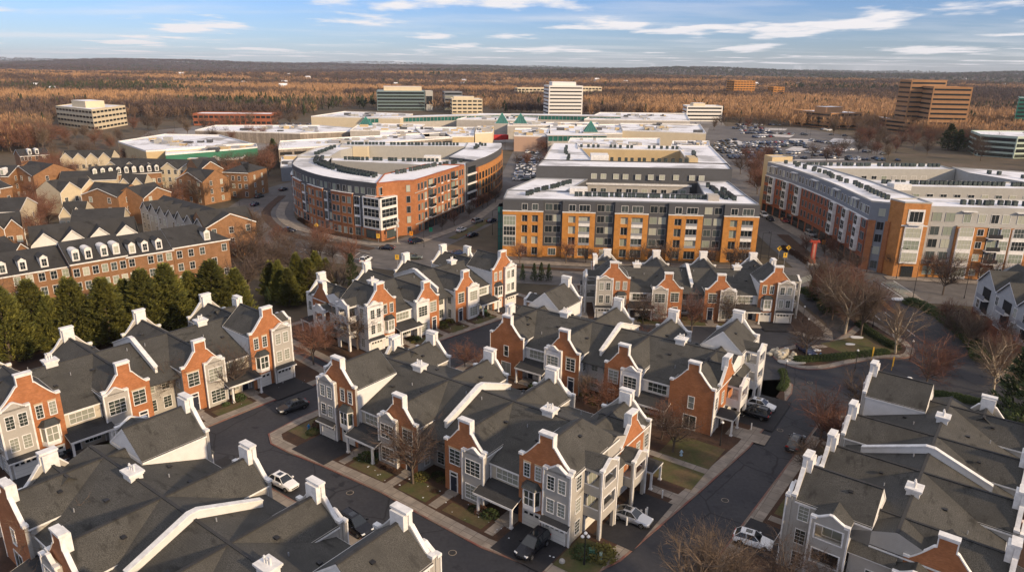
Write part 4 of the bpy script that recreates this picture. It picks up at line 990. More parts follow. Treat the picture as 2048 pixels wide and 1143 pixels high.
bands('apartment_building', 'small orange brick building right of the orange slab on the hillside', [(470, 1320), (492, 1326), (486, 1345), (466, 1338)], 15, brick_o, 'dark', 4, zb=3, cols=6)
bands('apartment_building', 'yellow hillside block just left of the white tower', [(5, 1180), (55, 1190), (50, 1210), (0, 1200)], 15, cream, 'dark', 3, cols=6)
bands('apartment_building', 'yellow hillside block just right of the white tower', [(115, 1240), (150, 1250), (145, 1268), (108, 1260)], 16, cream, 'dark', 3, cols=6)
bands('office_building', 'red brick low office behind the cream office on the left', [(-262, 585), (-200, 590), (-202, 612), (-264, 608)], 9, brick_d, 'dark', 2, cols=4)
# ---------------- shopping mall: flat snowy blocks
mroof = mat('mall_roof', (.6, .6, .6), .85, kind='snowroof', col2=(.30, .285, .27))
def flat(name, label, P, z, wall, cat='shop building', zb=0, extra=None, top=mroof):
    cx = sum(p[0] for p in P)/len(P); cy = sum(p[1] for p in P)/len(P); f = F(name, (cx, cy), label, cat)
    f.block(P, z, wall, par=.7, cap=trim, z0=zb, top=top)
    P_ = [Vector(p) for p in P]
    for k in range(16):
        w = [random.random()**1.6+.02 for _ in P_]; t = sum(w); q = sum((p*v for p, v in zip(P_, w)), Vector((0, 0)))/t
        a_z = random.uniform(.5, 3.2); f.box(Matrix.Translation((q.x, q.y, z)), -a_z, a_z*.8, -1.5, 1.2, 0, random.uniform(.8, 2), random.choice((lgrey, conc_l, metal_g, tanw, dgrey)), 'roof_plant', top=random.choice((snowr, None)))
    if extra: extra(f)
    f.done(); return f
def Z(h, *pp): return [at(x, y, h) for x, y in pp]
flat('department_store', 'long tan windowless store with snowy roof left of the mall', Z(11, (622, 234), (800, 238), (826, 229), (690, 224)), 11, cream)
flat('department_store', 'wide flat store roof behind the glass mall roof in the middle', Z(10, (913, 240), (1075, 243), (1078, 230), (960, 228)), 10, conc_l)
flat('department_store', 'long pale store with clerestory right of the white tower', Z(10, (1168, 240), (1380, 243), (1372, 228), (1200, 226)), 10, conc_l)
flat('department_store', 'large cream store with snowy roof at the right end of the mall', Z(10, (1245, 262), (1412, 268), (1400, 250), (1240, 248)), 10, cream)
def deck(f):
    P = Z(6, (430, 296), (900, 276), (870, 262), (440, 280))
flat('parking_deck', 'long snowy parking deck left of the mall', Z(6.5, (390, 262), (600, 268), (760, 262), (640, 252), (430, 252)), 6.5, conc)
def slots(P, z, name='opening'):
    def g_(f):
        for i in range(len(P)):
            Mi, l = MF(P[i], P[(i+1) % len(P)]); n = max(2, int(l/7))
            for k in range(n):
                for zz in (1.2, z-2.6): f.box(Mi, l*(k+.08)/n, l*(k+.92)/n, -.1, 0, zz, zz+1.4, dark, name)
    return g_
P = Z(9, (557, 300), (720, 290), (905, 277), (890, 266), (700, 276), (560, 284)); flat('parking_deck', 'long parking deck with open levels behind the curved block', P, 9, conc, extra=slots(P, 9))
P = Z(9, (560, 322), (640, 318), (660, 300), (562, 304)); flat('shop_building', 'dark grey low shop building at the end of the parking deck', P, 6, mgrey)
P = [(-216, 387), (-176, 358), (-150, 352), (-100, 395), (-120, 430), (-190, 432)]
flat('shop_building', 'tan and green sided store with wide snowy roof behind the left rooftops', Z(9, (236, 285), (292, 304), (370, 300), (505, 289), (440, 272), (330, 270)), 9, tanw)
def gr(f): pass
flat('shop_building', 'green walled shop front with blue roof railing', Z(8.5, (331, 311), (470, 300), (515, 296), (512, 289), (470, 290), (332, 301)), 8.5, mat('green_wall', (.03, .14, .085), .7))
flat('shop_building', 'low cream shops in front of the green wall, red hip roof at the end', Z(5, (345, 330), (485, 318), (500, 304), (345, 316)), 5, brick_t)
flat('mall_hall', 'tan mall entrance building with red canopy in the middle', Z(10, (950, 268), (985, 266), (988, 254), (955, 254)), 10, cream, extra=lambda f: [f.box(MF(*Z(0, (950, 288), (990, 286)))[0], 0, 24, -3, 2, 2.2, 5.4, mat('red_canopy', (.35, .015, .02), .6), 'canopy')])
flat('mall_hall', 'snowy mall hall left of the red canopy building', Z(9, (850, 276), (948, 274), (950, 256), (830, 256)), 9, tanw)
flat('mall_hall', 'round fronted mall restaurant with magenta awning', Z(8, (760, 282), (842, 278), (850, 262), (760, 264)), 8, conc, extra=lambda f: [f.box(MF(*Z(0, (880, 305), (903, 303)))[0], 0, 9, -1, 2, 2, 4, mat('magenta_awning', (.4, .02, .09), .6), 'awning')])
flat('mall_hall', 'orange mall shop facade beside the blue mural', Z(7, (785, 291), (832, 289), (835, 280), (785, 281)), 7, brick_o)
flat('mall_hall', 'snowy mall hall with pink brick front right of the main drive', Z(9, (1028, 273), (1095, 274), (1100, 258), (1030, 258)), 9, mat('pinkish_brick', (.4, .27, .2), .8))
flat('mall_hall', 'wide snowy mall hall at the foot of the glass corridor right', Z(9, (1100, 270), (1245, 268), (1240, 250), (1100, 252)), 9, conc_l)
flat('mall_hall', 'snowy mall hall under the left end of the glass corridor', Z(8, (700, 262), (830, 262), (850, 250), (720, 248)), 8, conc_l)
flat('parking_deck', 'pale parking deck behind the centre block, lower right of the mall', Z(9, (1130, 300), (1320, 300), (1320, 278), (1140, 278)), 9, tanw)
flat('shop_building', 'white and dark service building right of the centre block', Z(12, (1340, 300), (1420, 298), (1418, 284), (1345, 284)), 12, cream)
flat('department_store', 'snow covered store block beyond the far car park edge', Z(9, (1015, 252), (1200, 252), (1195, 246), (1020, 246)), 9, conc_l)
# glazed corridor and pyramids
def corridor(label, p, q, h=12, w=14):
    f = F('glass_corridor', p, label, 'glass corridor'); Mi, l = MF(p, q)
    f.box(Mi, 0, l, 0, w, 0, h-4, conc_l); f.box(Mi, 0, l, .5, w-.5, h-4, h-1, glass_g, 'glazing'); f.box(Mi, -.5, l+.5, 0, w, h-1, h-.4, lgrey, 'roof', top=snowr)
    for i in range(int(l/3)): f.box(Mi, i*3, i*3+.3, .35, .5, h-4, h-1, metal_g, 'mullions')
    f.done()
corridor('long green glazed mall corridor left of the main drive', at(735, 268, 0), at(1005, 258, 0))
corridor('long green glazed mall corridor right of the main drive', at(1022, 258, 0), at(1240, 262, 0))
corridor('short green glazed mall corridor nearest the car park', at(1095, 306, 0), at(1212, 306, 0), 11, 10)
def pyramid(x, yb, wpx, hpx, label, zb=10):
    p = at(x, yb, zb); q = at(x+wpx/2, yb, zb); r = q[0]-p[0]; dist = math.hypot(*p); h = hpx/FPX*dist*1.02
    f = F('glass_pyramid', p, label, 'glass pyramid', 'green glass pyramids on the mall roof'); b = f.mb('glazing'); c = [(p[0]-r, p[1]-r), (p[0]+r, p[1]-r), (p[0]+r, p[1]+r), (p[0]-r, p[1]+r)]
    c = [(a, b2) for a, b2 in c]
    for i in range(4): b.face([(*c[i], zb), (*c[(i+1) % 4], zb), (*p, zb+h)], glass_g)
    for i in range(4):
        f.mb('ribs').tube((*c[i], zb), (*p, zb+h), .2, .2, mat('green_rib', (.05, .22, .17), .5), 4)
        for k in (.25, .5, .75): e = [c[i][a]+(c[(i+1) % 4][a]-c[i][a])*k for a in (0, 1)]; f.mb('ribs').tube((*e, zb), (*p, zb+h), .12, .12, MATS['green_rib'], 4)
    f.box(Matrix.Translation((*p, 0)), -r-1, r+1, -r-1, r+1, 0, zb, conc_l, 'base', top=snowr); f.done()
pyramid(732, 250, 24, 15, 'green glass pyramid at the left in front of the tan store', 8); pyramid(1004, 246, 24, 19, 'blue green glass pyramid at the mall centre, left of its twin'); pyramid(1041, 246, 25, 18, 'green glass pyramid at the mall centre, right of its twin'); pyramid(1181, 263, 26, 20, 'tallest green glass pyramid, right of the mall centre')
pyramid(1213, 243, 14, 5, 'tiny low green pyramid beside the long store', 8)
# ================================================================ other rows of houses
white_w = mat('window_shadow', (.03, .035, .04), .3)
def rowhouse(label, a, b, ze, depth, zr, wall, roofm=shingle_d, style='long', ng=4, gw=None, front_mat=None, dorm=(), ends=('g', 'g'), nwin=None, floors=(.8, 3.8, 6.8), side=None, world=False, group='older town houses on the left', cat='row house', base=None):
    P, Q = (a, b) if world else (at(*a, ze), at(*b, ze))
    M, l = MF(P, Q); f = F('row_house', P, label, cat, group)
    W_ = lambda x, y, z: tuple(M @ Vector((x, y, z)))
    f.box(M, 0, l, 0, depth, 0, ze, wall)
    if front_mat: f.box(M, .02, l-.02, -.06, .01, 0, ze, front_mat)
    if base:
        f.box(M, -.03, l+.03, -.12, -.061, 0, 3.1, base)
        for x in (l*.18, l*.52, l*.85): f.box(M, x-1.5, x+1.5, -.16, -.1, 3.3, 8.4, dark); [f.box(M, x-1.6, x+1.6, -1.2, -.1, zz, zz+.2, trim, 'balcony') or f.box(M, x-1.6, x+1.6, -1.2, -1.14, zz+.2, zz+1.1, metal_g, 'railing') for zz in (3.1, 6.0)]
    r = f.mb('roof'); ov = .35
    if style == 'long':
        m = depth/2; sl = (zr-ze)/m; hl = 0 if ends[0] == 'g' else m; hr = 0 if ends[1] == 'g' else m
        e = ze-sl*ov+.06
        A0, B0, C0, D0 = W_(-ov*.6, -ov, e), W_(l+ov*.6, -ov, e), W_(l+ov*.6, depth+ov, e), W_(-ov*.6, depth+ov, e)
        R0, R1 = W_(hl-ov*.6*(hl == 0), m, zr), W_(l-hr+ov*.6*(hr == 0), m, zr)
        r.face([A0, B0, R1, R0], roofm); r.face([C0, D0, R0, R1], roofm)
        if hl: r.face([D0, A0, R0], roofm)
        else: f.mb('wall').face([W_(0, 0, ze), W_(0, depth, ze), W_(0, m, zr-.1)], side or wall)
        if hr: r.face([B0, C0, R1], roofm)
        else: f.mb('wall').face([W_(l, 0, ze), W_(l, depth, ze), W_(l, m, zr-.1)], side or wall)
        t = f.mb('trim_boards'); f.box(M, -ov*.6, l+ov*.6, -ov-.06, -ov+.02, e-.28, e-.01, trim, 'trim_boards')
        for x in ((-ov*.6-.03, l+ov*.6+.03)):
            if (x < 0 and hl) or (x > 0 and hr): continue
            for y0, y1 in ((-ov, m), (depth+ov, m)): t.face([W_(x, y0, e-.3), W_(x, y1, zr-.3), W_(x, y1, zr+.03), W_(x, y0, e+.03)], trim)
        if side: f.box(M, l, l+.05, 0, depth, 0, ze, side)
    else:   # a row of front gables
        g = l/ng; mid = depth/2
        for i in range(ng):
            x0, x1 = i*g, (i+1)*g; c = (x0+x1)/2; zp = zr+random.uniform(-.2, .2)
            for xa, xb in ((x0, c), (x1, c)): r.face([W_(xa, -ov, ze), W_(xb, -ov, zp), W_(xb, mid, zp), W_(xa, mid, ze)], roofm)
            f.mb('wall').face([W_(x0, 0, ze), W_(x1, 0, ze), W_(c, 0, zp)], front_mat or wall)
            for xa, xb in ((x0, c), (x1, c)): f.mb('trim_boards').face([W_(xa, -ov-.03, ze-.2), W_(xb, -ov-.03, zp-.2), W_(xb, -ov-.03, zp+.06), W_(xa, -ov-.03, ze+.06)], trim)
            f.box(M, x0-.08, x0+.08, -.1, 0, 0, ze-.2, trim, 'trim_boards')
        r.face([W_(0, mid*.35, ze), W_(l, mid*.35, ze), W_(l, mid, zr+.6), W_(0, mid, zr+.6)], roofm); r.face([W_(0, depth+ov, ze), W_(l, depth+ov, ze), W_(l, mid, zr+.6), W_(0, mid, zr+.6)], roofm)
        for x in (0, l): f.mb('wall').face([W_(x, 0, ze), W_(x, depth, ze), W_(x, mid, zr+.55)], side or wall)
        if side: f.box(M, l, l+.05, 0, depth, 0, ze, side)
    n = nwin or max(2, int(l/2.6))
    for z in floors:
        if z+1.6 > ze: continue
        for i in range(n):
            if random.random() < .12: continue
            f.win(M, l*(i+.5)/n, -.08 if front_mat else 0, z, 1.1, 1.65, 2, 2)
    M2, l2 = MF(Q, tuple((M @ Vector((l, depth, 0))).xy))
    for z in floors:
        if z+1.6 > ze: continue
        for x in (depth*.3, depth*.7): f.win(M2, x, -.06, z, 1.0, 1.6, 2, 2)
    for k, (px_, kind) in enumerate(dorm):
        x = px_*l; z0 = ze+.5; d = MB()
        w = .7
        f.box(M, x-w, x+w, .15, 2.6, z0-.2, z0+1.9, trim, 'dormer')
        if kind == 'p':
            for s in (-1, 1): f.mb('dormer').face([W_(x+s*(w+.2), 0, z0+1.85), W_(x, 0, z0+2.5), W_(x, 3.6, z0+2.5), W_(x+s*(w+.2), 3.2, z0+1.85)], roofm)
            f.mb('dormer').face([W_(x-w, .1, z0+1.85), W_(x+w, .1, z0+1.85), W_(x, .1, z0+2.42)], trim)
        else:
            for j in range(6):
                t0, t1 = PI*j/6, PI*(j+1)/6
                f.mb('dormer').face([W_(x+w*1.1*math.cos(t0), 0, z0+1.85+.55*math.sin(t0)), W_(x+w*1.1*math.cos(t1), 0, z0+1.85+.55*math.sin(t1)), W_(x+w*1.1*math.cos(t1), 2.8, z0+1.85+.55*math.sin(t1)), W_(x+w*1.1*math.cos(t0), 2.8, z0+1.85+.55*math.sin(t0))], trim)
            f.mb('dormer').face([W_(x+w*math.cos(PI*j/6), .05, z0+1.85+.5*math.sin(PI*j/6)) for j in range(7)], trim)
        f.win(M, x, .12, z0+.1, .85, 1.45, 2, 2)
    for k in range(max(1, int(l/9))):
        x = (k+.5)*9 if l > 9 else l/2
        f.mb('vent_pipes').tube(W_(x, depth*.65, zr-1.6), W_(x, depth*.65, zr-.3), .09, .09, metal_g, 5)
    return f.done()
brick_h = mat('brick_house', (.27, .14, .065), .88, .2, kind='brick'); brick_h2 = mat('brick_row', (.24, .125, .06), .88, .2, kind='brick')
# near brick row with dormers, three joined houses of slightly different height
rowhouse('brick row with white pedimented dormers at the left edge above the evergreens', (-60, 562), (140, 529), 9.2, 11, 12.6, brick_h2, dorm=((.32, 'p'), (.52, 'p'), (.74, 'p')), nwin=8, ends=('g', 'g'))
rowhouse('middle brick row with four white arched dormers above the evergreens', (140, 527), (252, 508), 9.8, 11, 13.4, brick_h2, dorm=((.12, 'a'), (.34, 'a'), (.62, 'a'), (.84, 'a')), nwin=6)
rowhouse('brick row with three pedimented dormers between arched dormers and the corner', (252, 512), (345, 497), 9.3, 11, 12.8, brick_h2, dorm=((.15, 'p'), (.42, 'p'), (.72, 'p')), nwin=5)
rowhouse('brick corner house with single white dormer at the right end of the row', (345, 494), (457, 476), 9.6, 11, 13, brick_h2, dorm=((.62, 'p'),), nwin=5, ends=('g', 'h'))
rowhouse('row of four cream gables behind the dormered brick row', (62, 492), (280, 468), 7.2, 13, 10.2, sid_c, style='saw', ng=4, front_mat=sid_w, floors=(.8, 3.8))
rowhouse('brown roofed brick house with steep gable at the left of the cream gables', (18, 520), (68, 505), 8, 14, 11, brick_h2, style='saw', ng=1, floors=(.8, 3.8))
rowhouse('grey sided row with seven sharp gables and a brick end', (-108.5, 201), (-79.8, 177), 9, 14, 11.4, sid_g, style='saw', ng=7, side=brick_h, world=True, floors=(.8, 3.4, 6.2))
rowhouse('brick end house with a broad gable beside the seven sharp gables', (-79.4, 176.3), (-69.5, 185.5), 9, 10, 12, brick_h, style='saw', ng=1, world=True, nwin=3)
rowhouse('orange brick gabled house left of the cream bay house', (162, 389), (236, 394), 9, 12, 11.6, brick_h, style='saw', ng=1, nwin=2)
rowhouse('cream house with balconies and bay windows between two brick gables', (236, 371), (288, 370), 9, 11, 11.5, sid_c, style='saw', ng=2, nwin=7)
rowhouse('orange brick gabled house right of the cream bay house', (286, 396), (341, 384), 8.5, 12, 11, brick_h, style='saw', ng=1, nwin=2)
rowhouse('brick house with pale gable above the bare trees by the curve', (352, 358), (405, 364), 8.5, 12, 11.5, brick_h, style='saw', ng=1, nwin=3)
rowhouse('brick corner house by the boulevard with gable on its left side', (398, 341), (446, 337), 10, 16, 13, brick_h, style='saw', ng=1, nwin=2)
rowhouse('brick corner house by the boulevard with hipped roof', (446, 343), (496, 345), 10, 14, 13, brick_h, ends=('h', 'h'), nwin=4)
rowhouse('dark roofed row with a line of small cream dormers', (183, 352), (322, 343), 8, 10, 11, brick_h2, dorm=[((i+.5)/9, 'p') for i in range(9)], nwin=12)
rowhouse('row with pale gables between dark sloping roofs below the green store', (205, 336), (395, 341), 8.5, 13, 11.3, sid_c, style='saw', ng=5)
rowhouse('brick row with pale arched dormers at the edge of the left wood', (40, 312), (98, 308), 9, 10, 11.5, brick_h2, dorm=((.35, 'a'), (.6, 'a')), nwin=8)
rowhouse('cream gabled row behind bare trees at the edge of the left wood', (120, 318), (222, 317), 8, 11, 10.6, sid_c, style='saw', ng=4)
rowhouse('brick house with long dark roof at the left edge below the wood', (18, 345), (66, 352), 9, 16, 12, brick_h, style='saw', ng=1, nwin=3)
rowhouse('small brick house on the left edge with pale arched dormer', (-40, 352), (16, 352), 9, 14, 12, brick_h, dorm=((.8, 'a'),), nwin=4)
rowhouse('brick house at the left edge beside the small car court', (-50, 385), (22, 372), 8.5, 12, 11, brick_h, nwin=4)
rowhouse('house with pale eaves at the left edge below the car court', (-60, 425), (38, 422), 7.5, 13, 10.5, sid_c, nwin=6)
rowhouse('brick gabled house at the left edge above the cream gables', (-30, 462), (45, 455), 7.5, 12, 10.2, brick_h, style='saw', ng=2, nwin=4)
rowhouse('low dark roofed house with cream gable between brown trees', (118, 432), (168, 430), 7, 11, 9.6, sid_c, style='saw', ng=2, nwin=4)
rowhouse('long grey roofed house in the middle of the left housing', (140, 452), (245, 446), 7, 14, 10.2, sid_c, nwin=7)
rowhouse('dark roofed house with white trim behind the orange gable', (120, 385), (200, 372), 7.5, 12, 10.4, sid_c, style='saw', ng=2, nwin=4)
rowhouse('low grey house between the dormer row and the cream bay house', (118, 362), (232, 358), 7, 12, 9.8, sid_c, nwin=7)
# house on the right edge
rowhouse('white sided three storey house with balconies at the right edge', at(1940, 640), at(2062, 735), 8.8, 13, 12.2, mat('siding_blue_grey', (.40, .41, .41), .7, kind='siding'), style='saw', ng=3, roofm=shingle, world=True, group='larger houses on the right', nwin=7, floors=(.8, 3.6, 6.4), front_mat=MATS['siding_blue_grey'], base=brick_d)
# ================================================================ hillside houses, far away
hm = MB()
hm.box(-6, 6, -4, 4, 0, 5, sid_w); hm.face([(-6.3, -4.4, 4.9), (6.3, -4.4, 4.9), (6.3, 0, 8), (-6.3, 0, 8)], snowr); hm.face([(-6.3, 4.4, 4.9), (6.3, 4.4, 4.9), (6.3, 0, 8), (-6.3, 0, 8)], shingle_d)
for x in (-6, 6): hm.face([(x, -4, 5), (x, 4, 5), (x, 0, 8)], sid_w)
for x in (-4, -1.5, 1.5, 4):
    for z in (1, 3.4): hm.box(x-.5, x+.5, -4.06, -4, z, z+1.2, glass_d)
hmesh = hm.mesh('hillside_house'); rr = random.Random(11)
for k in range(40):
    px = rr.uniform(0, 2048); base = 122+px*.0127
    py = base+rr.choice((rr.uniform(14, 40), rr.uniform(30, 75)))
    if py > 200 and 600 < px < 1900: continue
    x, y = at(px, py); s = rr.uniform(.7, 1.3)
    if 900 < math.hypot(x, y) < 6000:
        o = obj('hillside_house', hmesh, None, (x, y, hill(x, y)+4), rr.uniform(-.6, .6)); o.scale = (s, s, s)
        tag(o, 'pale snow roofed house among bare trees on the far hillside', 'house', 'houses among the far woods')
# ================================================================ vegetation
import numpy as np
R_ = random.Random(5)
def bare_tree(seed, h=9, spread=.42, m=bark, tw=mat('twigs', (.10, .072, .058), .95, .2, 1), dens=1.0, upright=.5):
    r = random.Random(seed); t = MB(); c = MB()
    def branch(p, d, L, rad, lev):
        n = 3 if lev < 2 else 2; q = Vector(p); dd = Vector(d)
        tgt = t if lev < 2 else c
        for i in range(n):
            dd = (dd+Vector((r.uniform(-.12, .12), r.uniform(-.12, .12), .08*upright))).normalized()
            e = q+dd*(L/n); r0 = rad*(1-i/n*.55); r1 = rad*(1-(i+1)/n*.55)
            if lev < 3: tgt.tube(q, e, r0, r1, m if lev < 2 else tw, 5 if lev == 0 else 3, False)
            else:
                a = dd.orthogonal().normalized()*r0; k = len(c.v); c.v += [tuple(q-a), tuple(q+a), tuple(e)]; c.f.append((k, k+1, k+2)); c.m.append(c.mi(tw))
                a = dd.cross(a).normalized()*r0; k = len(c.v); c.v += [tuple(q-a), tuple(q+a), tuple(e)]; c.f.append((k, k+1, k+2)); c.m.append(c.mi(tw))
            if lev < 4 and (lev > 0 or i > 0):
                for b in range(int(round(({0: 3.4, 1: 2.6, 2: 2.6, 3: 3}[lev])*dens))):
                    s = q.lerp(e, r.uniform(.15, 1)); az = r.uniform(0, 2*PI); an = r.uniform(.45, .95)*(1.25 if spread > .5 else 1)
                    o_ = dd.orthogonal().normalized(); o_.rotate(Matrix.Rotation(az, 3, dd)); nd = (dd*math.cos(an)+o_*math.sin(an)); nd.z = nd.z*.8+.16*upright
                    branch(s, nd.normalized(), L*r.uniform(.45, .68), rad*.47, lev+1)
            q = e
    branch(Vector((0, 0, 0)), Vector((0, 0, 1)), h*.62, h*.020+.03, 0)
    for k in range(5):
        a = k*2*PI/5+r.uniform(-.4, .4); z = h*r.uniform(.2, .4); d = Vector((math.cos(a)*spread*2, math.sin(a)*spread*2, 1)).normalized()
        branch(Vector((0, 0, z)), d, h*r.uniform(.45, .6), h*.0135, 1)
    return t.mesh('trunk'), c.mesh('crown')
tw_b = MATS['twigs']; tw_r = mat('reddish_twigs', (.17, .085, .06), .95, .2, 1); tw_t = mat('tan_twigs', (.17, .125, .09), .95, .2, 1)
BT = [bare_tree(1, 9, .45), bare_tree(2, 9, .35), bare_tree(3, 9, .55), bare_tree(4, 9, .3, tw=tw_r), bare_tree(5, 9, .4, m=bark_p, tw=tw_t, upright=.3), bare_tree(6, 9, .25, tw=tw_t, upright=.9), bare_tree(8, 9, .6, tw=tw_r, dens=1.15)]
def tree(x, y, h, v, label, group=None, z=0):
    o = tag(empty('bare_tree', (x, y, z), R_.uniform(0, 6.28), (h/9,)*3), label, 'tree', group)
    obj('trunk', BT[v][0], o); obj('crown', BT[v][1], o); return o
for px, py, h, v, lab in (
    (826, 968, 8.6, 1, 'bare vase shaped tree on the lawn in front of the nearest terrace'),
    (467, 797, 8.2, 0, 'bare tree in front of the right end of the grey terrace on the left'),
    (348, 812, 8.4, 2, 'wide bare tree in front of the recess of the left grey terrace'),
    (214, 858, 7.6, 1, 'bare tree before the porch of the left grey terrace, behind the foreground roof'),
    (18, 930, 9.4, 0, 'large bare tree at the left edge in front of garage doors'),
    (716, 700, 9.6, 2, 'broad bare tree in front of the white terrace below the intersection'),
    (628, 730, 7.6, 3, 'smaller brown bare tree at the left end of the white terrace'),
    (650, 700, 6.5, 6, 'low brown bare tree beside the end porch of the white terrace'),
    (1286, 650, 6.5, 0, 'bare tree before the porch of the terrace facing the orange block'),
    (1383, 664, 7.5, 3, 'brown tree in the middle recess of the terrace facing the orange block'),
    (1330, 668, 6.2, 6, 'dense brown tree behind the white gabled roof'),
    (1458, 650, 7.0, 2, 'bare tree before the right porch of the terrace facing the orange block'),
    (1345, 905, 7.0, 2, 'bare tree on the lawn beside the brick end gable'),
    (1322, 880, 6.2, 3, 'second brown tree against the large brick gable wall'),
    (1690, 668, 11.5, 4, 'tall pale sycamore between the lane and the boulevard'),
    (1663, 640, 10, 5, 'slim bare tree left of the tall sycamore'),
    (1720, 672, 10.5, 5, 'slim bare tree right of the tall sycamore'),
    (1790, 708, 9.5, 4, 'tall pale tree at the tip of the entrance island'),
    (1742, 640, 8, 3, 'brown tree beside the entrance road crossing'),
    (1612, 716, 8.2, 2, 'dark spreading bare tree beside the blue parked car'),
    (1850, 775, 8.5, 6, 'fuzzy brown tree standing beyond the right foreground roof'),
    (1716, 840, 8.0, 1, 'dark bare tree at the corner of the right foreground terrace'),
    (1640, 880, 7.5, 6, 'dense dark tree beside the lane at the right terrace'),
    (1660, 900, 6.5, 3, 'low brown tree between lane and right terrace'),
    (1618, 960, 6.0, 1, 'small bare tree on the kerb near the foremost right gable'),
    (1375, 1260, 10, 5, 'pale thin tree rising from the bottom edge, leftmost'),
    (1430, 1240, 9, 5, 'pale thin tree rising from the bottom edge, second from left'),
    (1560, 1200, 6.5, 1, 'bushy pale tree in front of the parked white car'),
    (1640, 1180, 5.5, 1, 'low bare tree under the grey end wall at the bottom'),
    (120, 1135, 7, 4, 'tan twiggy tree in front of the left foreground chimney'),
    (675, 600, 9, 0, 'dark bare tree beside the small evergreen at the intersection'),
    (500, 596, 10.5, 2, 'bare tree between the evergreen row and the boulevard'),
    (548, 548, 9, 1, 'bare tree on the near verge of the boulevard'),
    (930, 735, 4.6, 6, 'dense reddish brown bush tree between the two near terraces, first'),
    (960, 742, 4.2, 6, 'dense reddish brown bush tree between the two near terraces, second'),
    (1195, 822, 5.2, 6, 'tawny bush tree in the courtyard before the white bay'),
    (1165, 805, 4.6, 5, 'tawny bush tree beside the dark door in the courtyard'),
    (1238, 818, 5, 3, 'brown bush tree in the courtyard under the brick gable'),
    (1410, 545, 6.5, 1, 'bare tree before the orange block, right part'),
    (1482, 547, 7.5, 0, 'dark bare tree at the right corner of the orange block'),
    (1040, 530, 6, 3, 'brown tree at the left corner of the orange block'),
    (1885, 590, 9, 0, 'bare tree on the verge before the brick corner block'),
    (2035, 640, 6, 3, 'brown tree before the white house at the right edge'),
    (1935, 700, 7, 5, 'slim tan tree in front of the white house'),
    (1985, 790, 10, 4, 'tall pale tree near the dark conifer at the right edge'),
    (2000, 740, 7, 3, 'brown tree at the right edge behind the pale tree'),
    (1890, 745, 5, 6, 'round brown bush tree beside the right pavement'),
    (1700, 552, 6.5, 0, 'bare tree on the plaza before the brick corner tower'),
    (20, 690, 12, 0, 'large grey bare tree at the left edge beside the evergreens'),
    (-15, 700, 12, 2, 'second large grey bare tree cut by the left edge'),
    (1280, 700, 4.5, 3, 'small brown tree between the white gable and the middle terrace')):
    x, y = at(px, py); tree(x, y, h, v, lab)
# looser groups of street and garden trees
def near_seg(p, a, b): 
    a = Vector(a); b = Vector(b); p = Vector(p); t = max(0, min(1, (p-a).dot(b-a)/max(1e-6, (b-a).length_squared))); return (a+(b-a)*t-p).length
SPOTS = []
def scatter(poly_px, n, hr, vs, label, group, zmin=0):
    P = A(*poly_px); xs = [p[0] for p in P]; ys = [p[1] for p in P]; k = 0; tries = 0
    while k < n and tries < n*40:
        tries += 1; x = R_.uniform(min(xs), max(xs)); y = R_.uniform(min(ys), max(ys)); ins = False
        for i in range(len(P)):
            (x0, y0), (x1, y1) = P[i], P[i-1]
            if (y0 > y) != (y1 > y) and x < (x1-x0)*(y-y0)/(y1-y0)+x0: ins = not ins
        if not ins or any((x-a)**2+(y-b)**2 < 9 for a, b in SPOTS[-60:]): continue
        SPOTS.append((x, y)); tree(x, y, R_.uniform(*hr), R_.choice(vs), label, group); k += 1
scatter(((60, 500), (120, 480), (125, 440), (70, 420), (40, 440)), 9, (7, 9), (3, 6), 'reddish bare tree among the houses on the left', 'garden trees of the left housing')
scatter(((60, 400), (120, 400), (125, 330), (60, 345)), 12, (8, 11), (3, 6, 5), 'brown bare tree behind the car court on the left', 'trees of the car court')
scatter(((400, 418), (480, 400), (520, 372), (530, 345), (440, 350), (390, 390)), 17, (8, 11), (0, 3, 2), 'bare tree along the far side of the boulevard curve', 'trees along the boulevard curve')
scatter(((500, 372), (570, 345), (580, 325), (500, 325)), 12, (8, 11), (0, 3), 'bare tree in front of the green store', 'trees before the green store')
scatter(((460, 550), (530, 540), (520, 470), (470, 460)), 9, (7, 10), (0, 3, 6), 'bare tree between the brick corner house and boulevard', 'trees beside the brick corner house')
scatter(((1605, 590), (1640, 640), (1700, 660), (1735, 620), (1680, 585)), 12, (6, 9), (3, 6, 5), 'brown tree in the thicket right of the terrace lane', 'thicket right of the lane')
scatter(((1850, 640), (1960, 720), (2048, 820), (2100, 830), (2060, 720), (1940, 650)), 14, (4, 7), (3, 6, 5, 0), 'brown thicket tree beside the right hand road', 'thicket beside the right road')
scatter(((1480, 325), (1545, 318), (1530, 400), (1505, 400), (1480, 350)), 14, (8, 11), (0, 3), 'bare tree between orange block and far car park', 'trees behind the orange block')
scatter(((1030, 305), (1095, 308), (1095, 292), (1030, 292)), 12, (7, 9), (6, 3), 'brown tree on the mall forecourt', 'trees on the mall forecourt')
scatter(((1420, 262), (1620, 262), (1760, 268), (1800, 300), (1780, 330), (1640, 262), (1430, 250)), 26, (8, 12), (0, 3, 5), 'bare tree at the edge of the far car park', 'trees round the far car park')
scatter(((1560, 325), (1760, 322), (1770, 300), (1600, 312)), 10, (7, 9), (0, 3), 'bare tree beyond the right apartment block', 'trees beyond the right block')
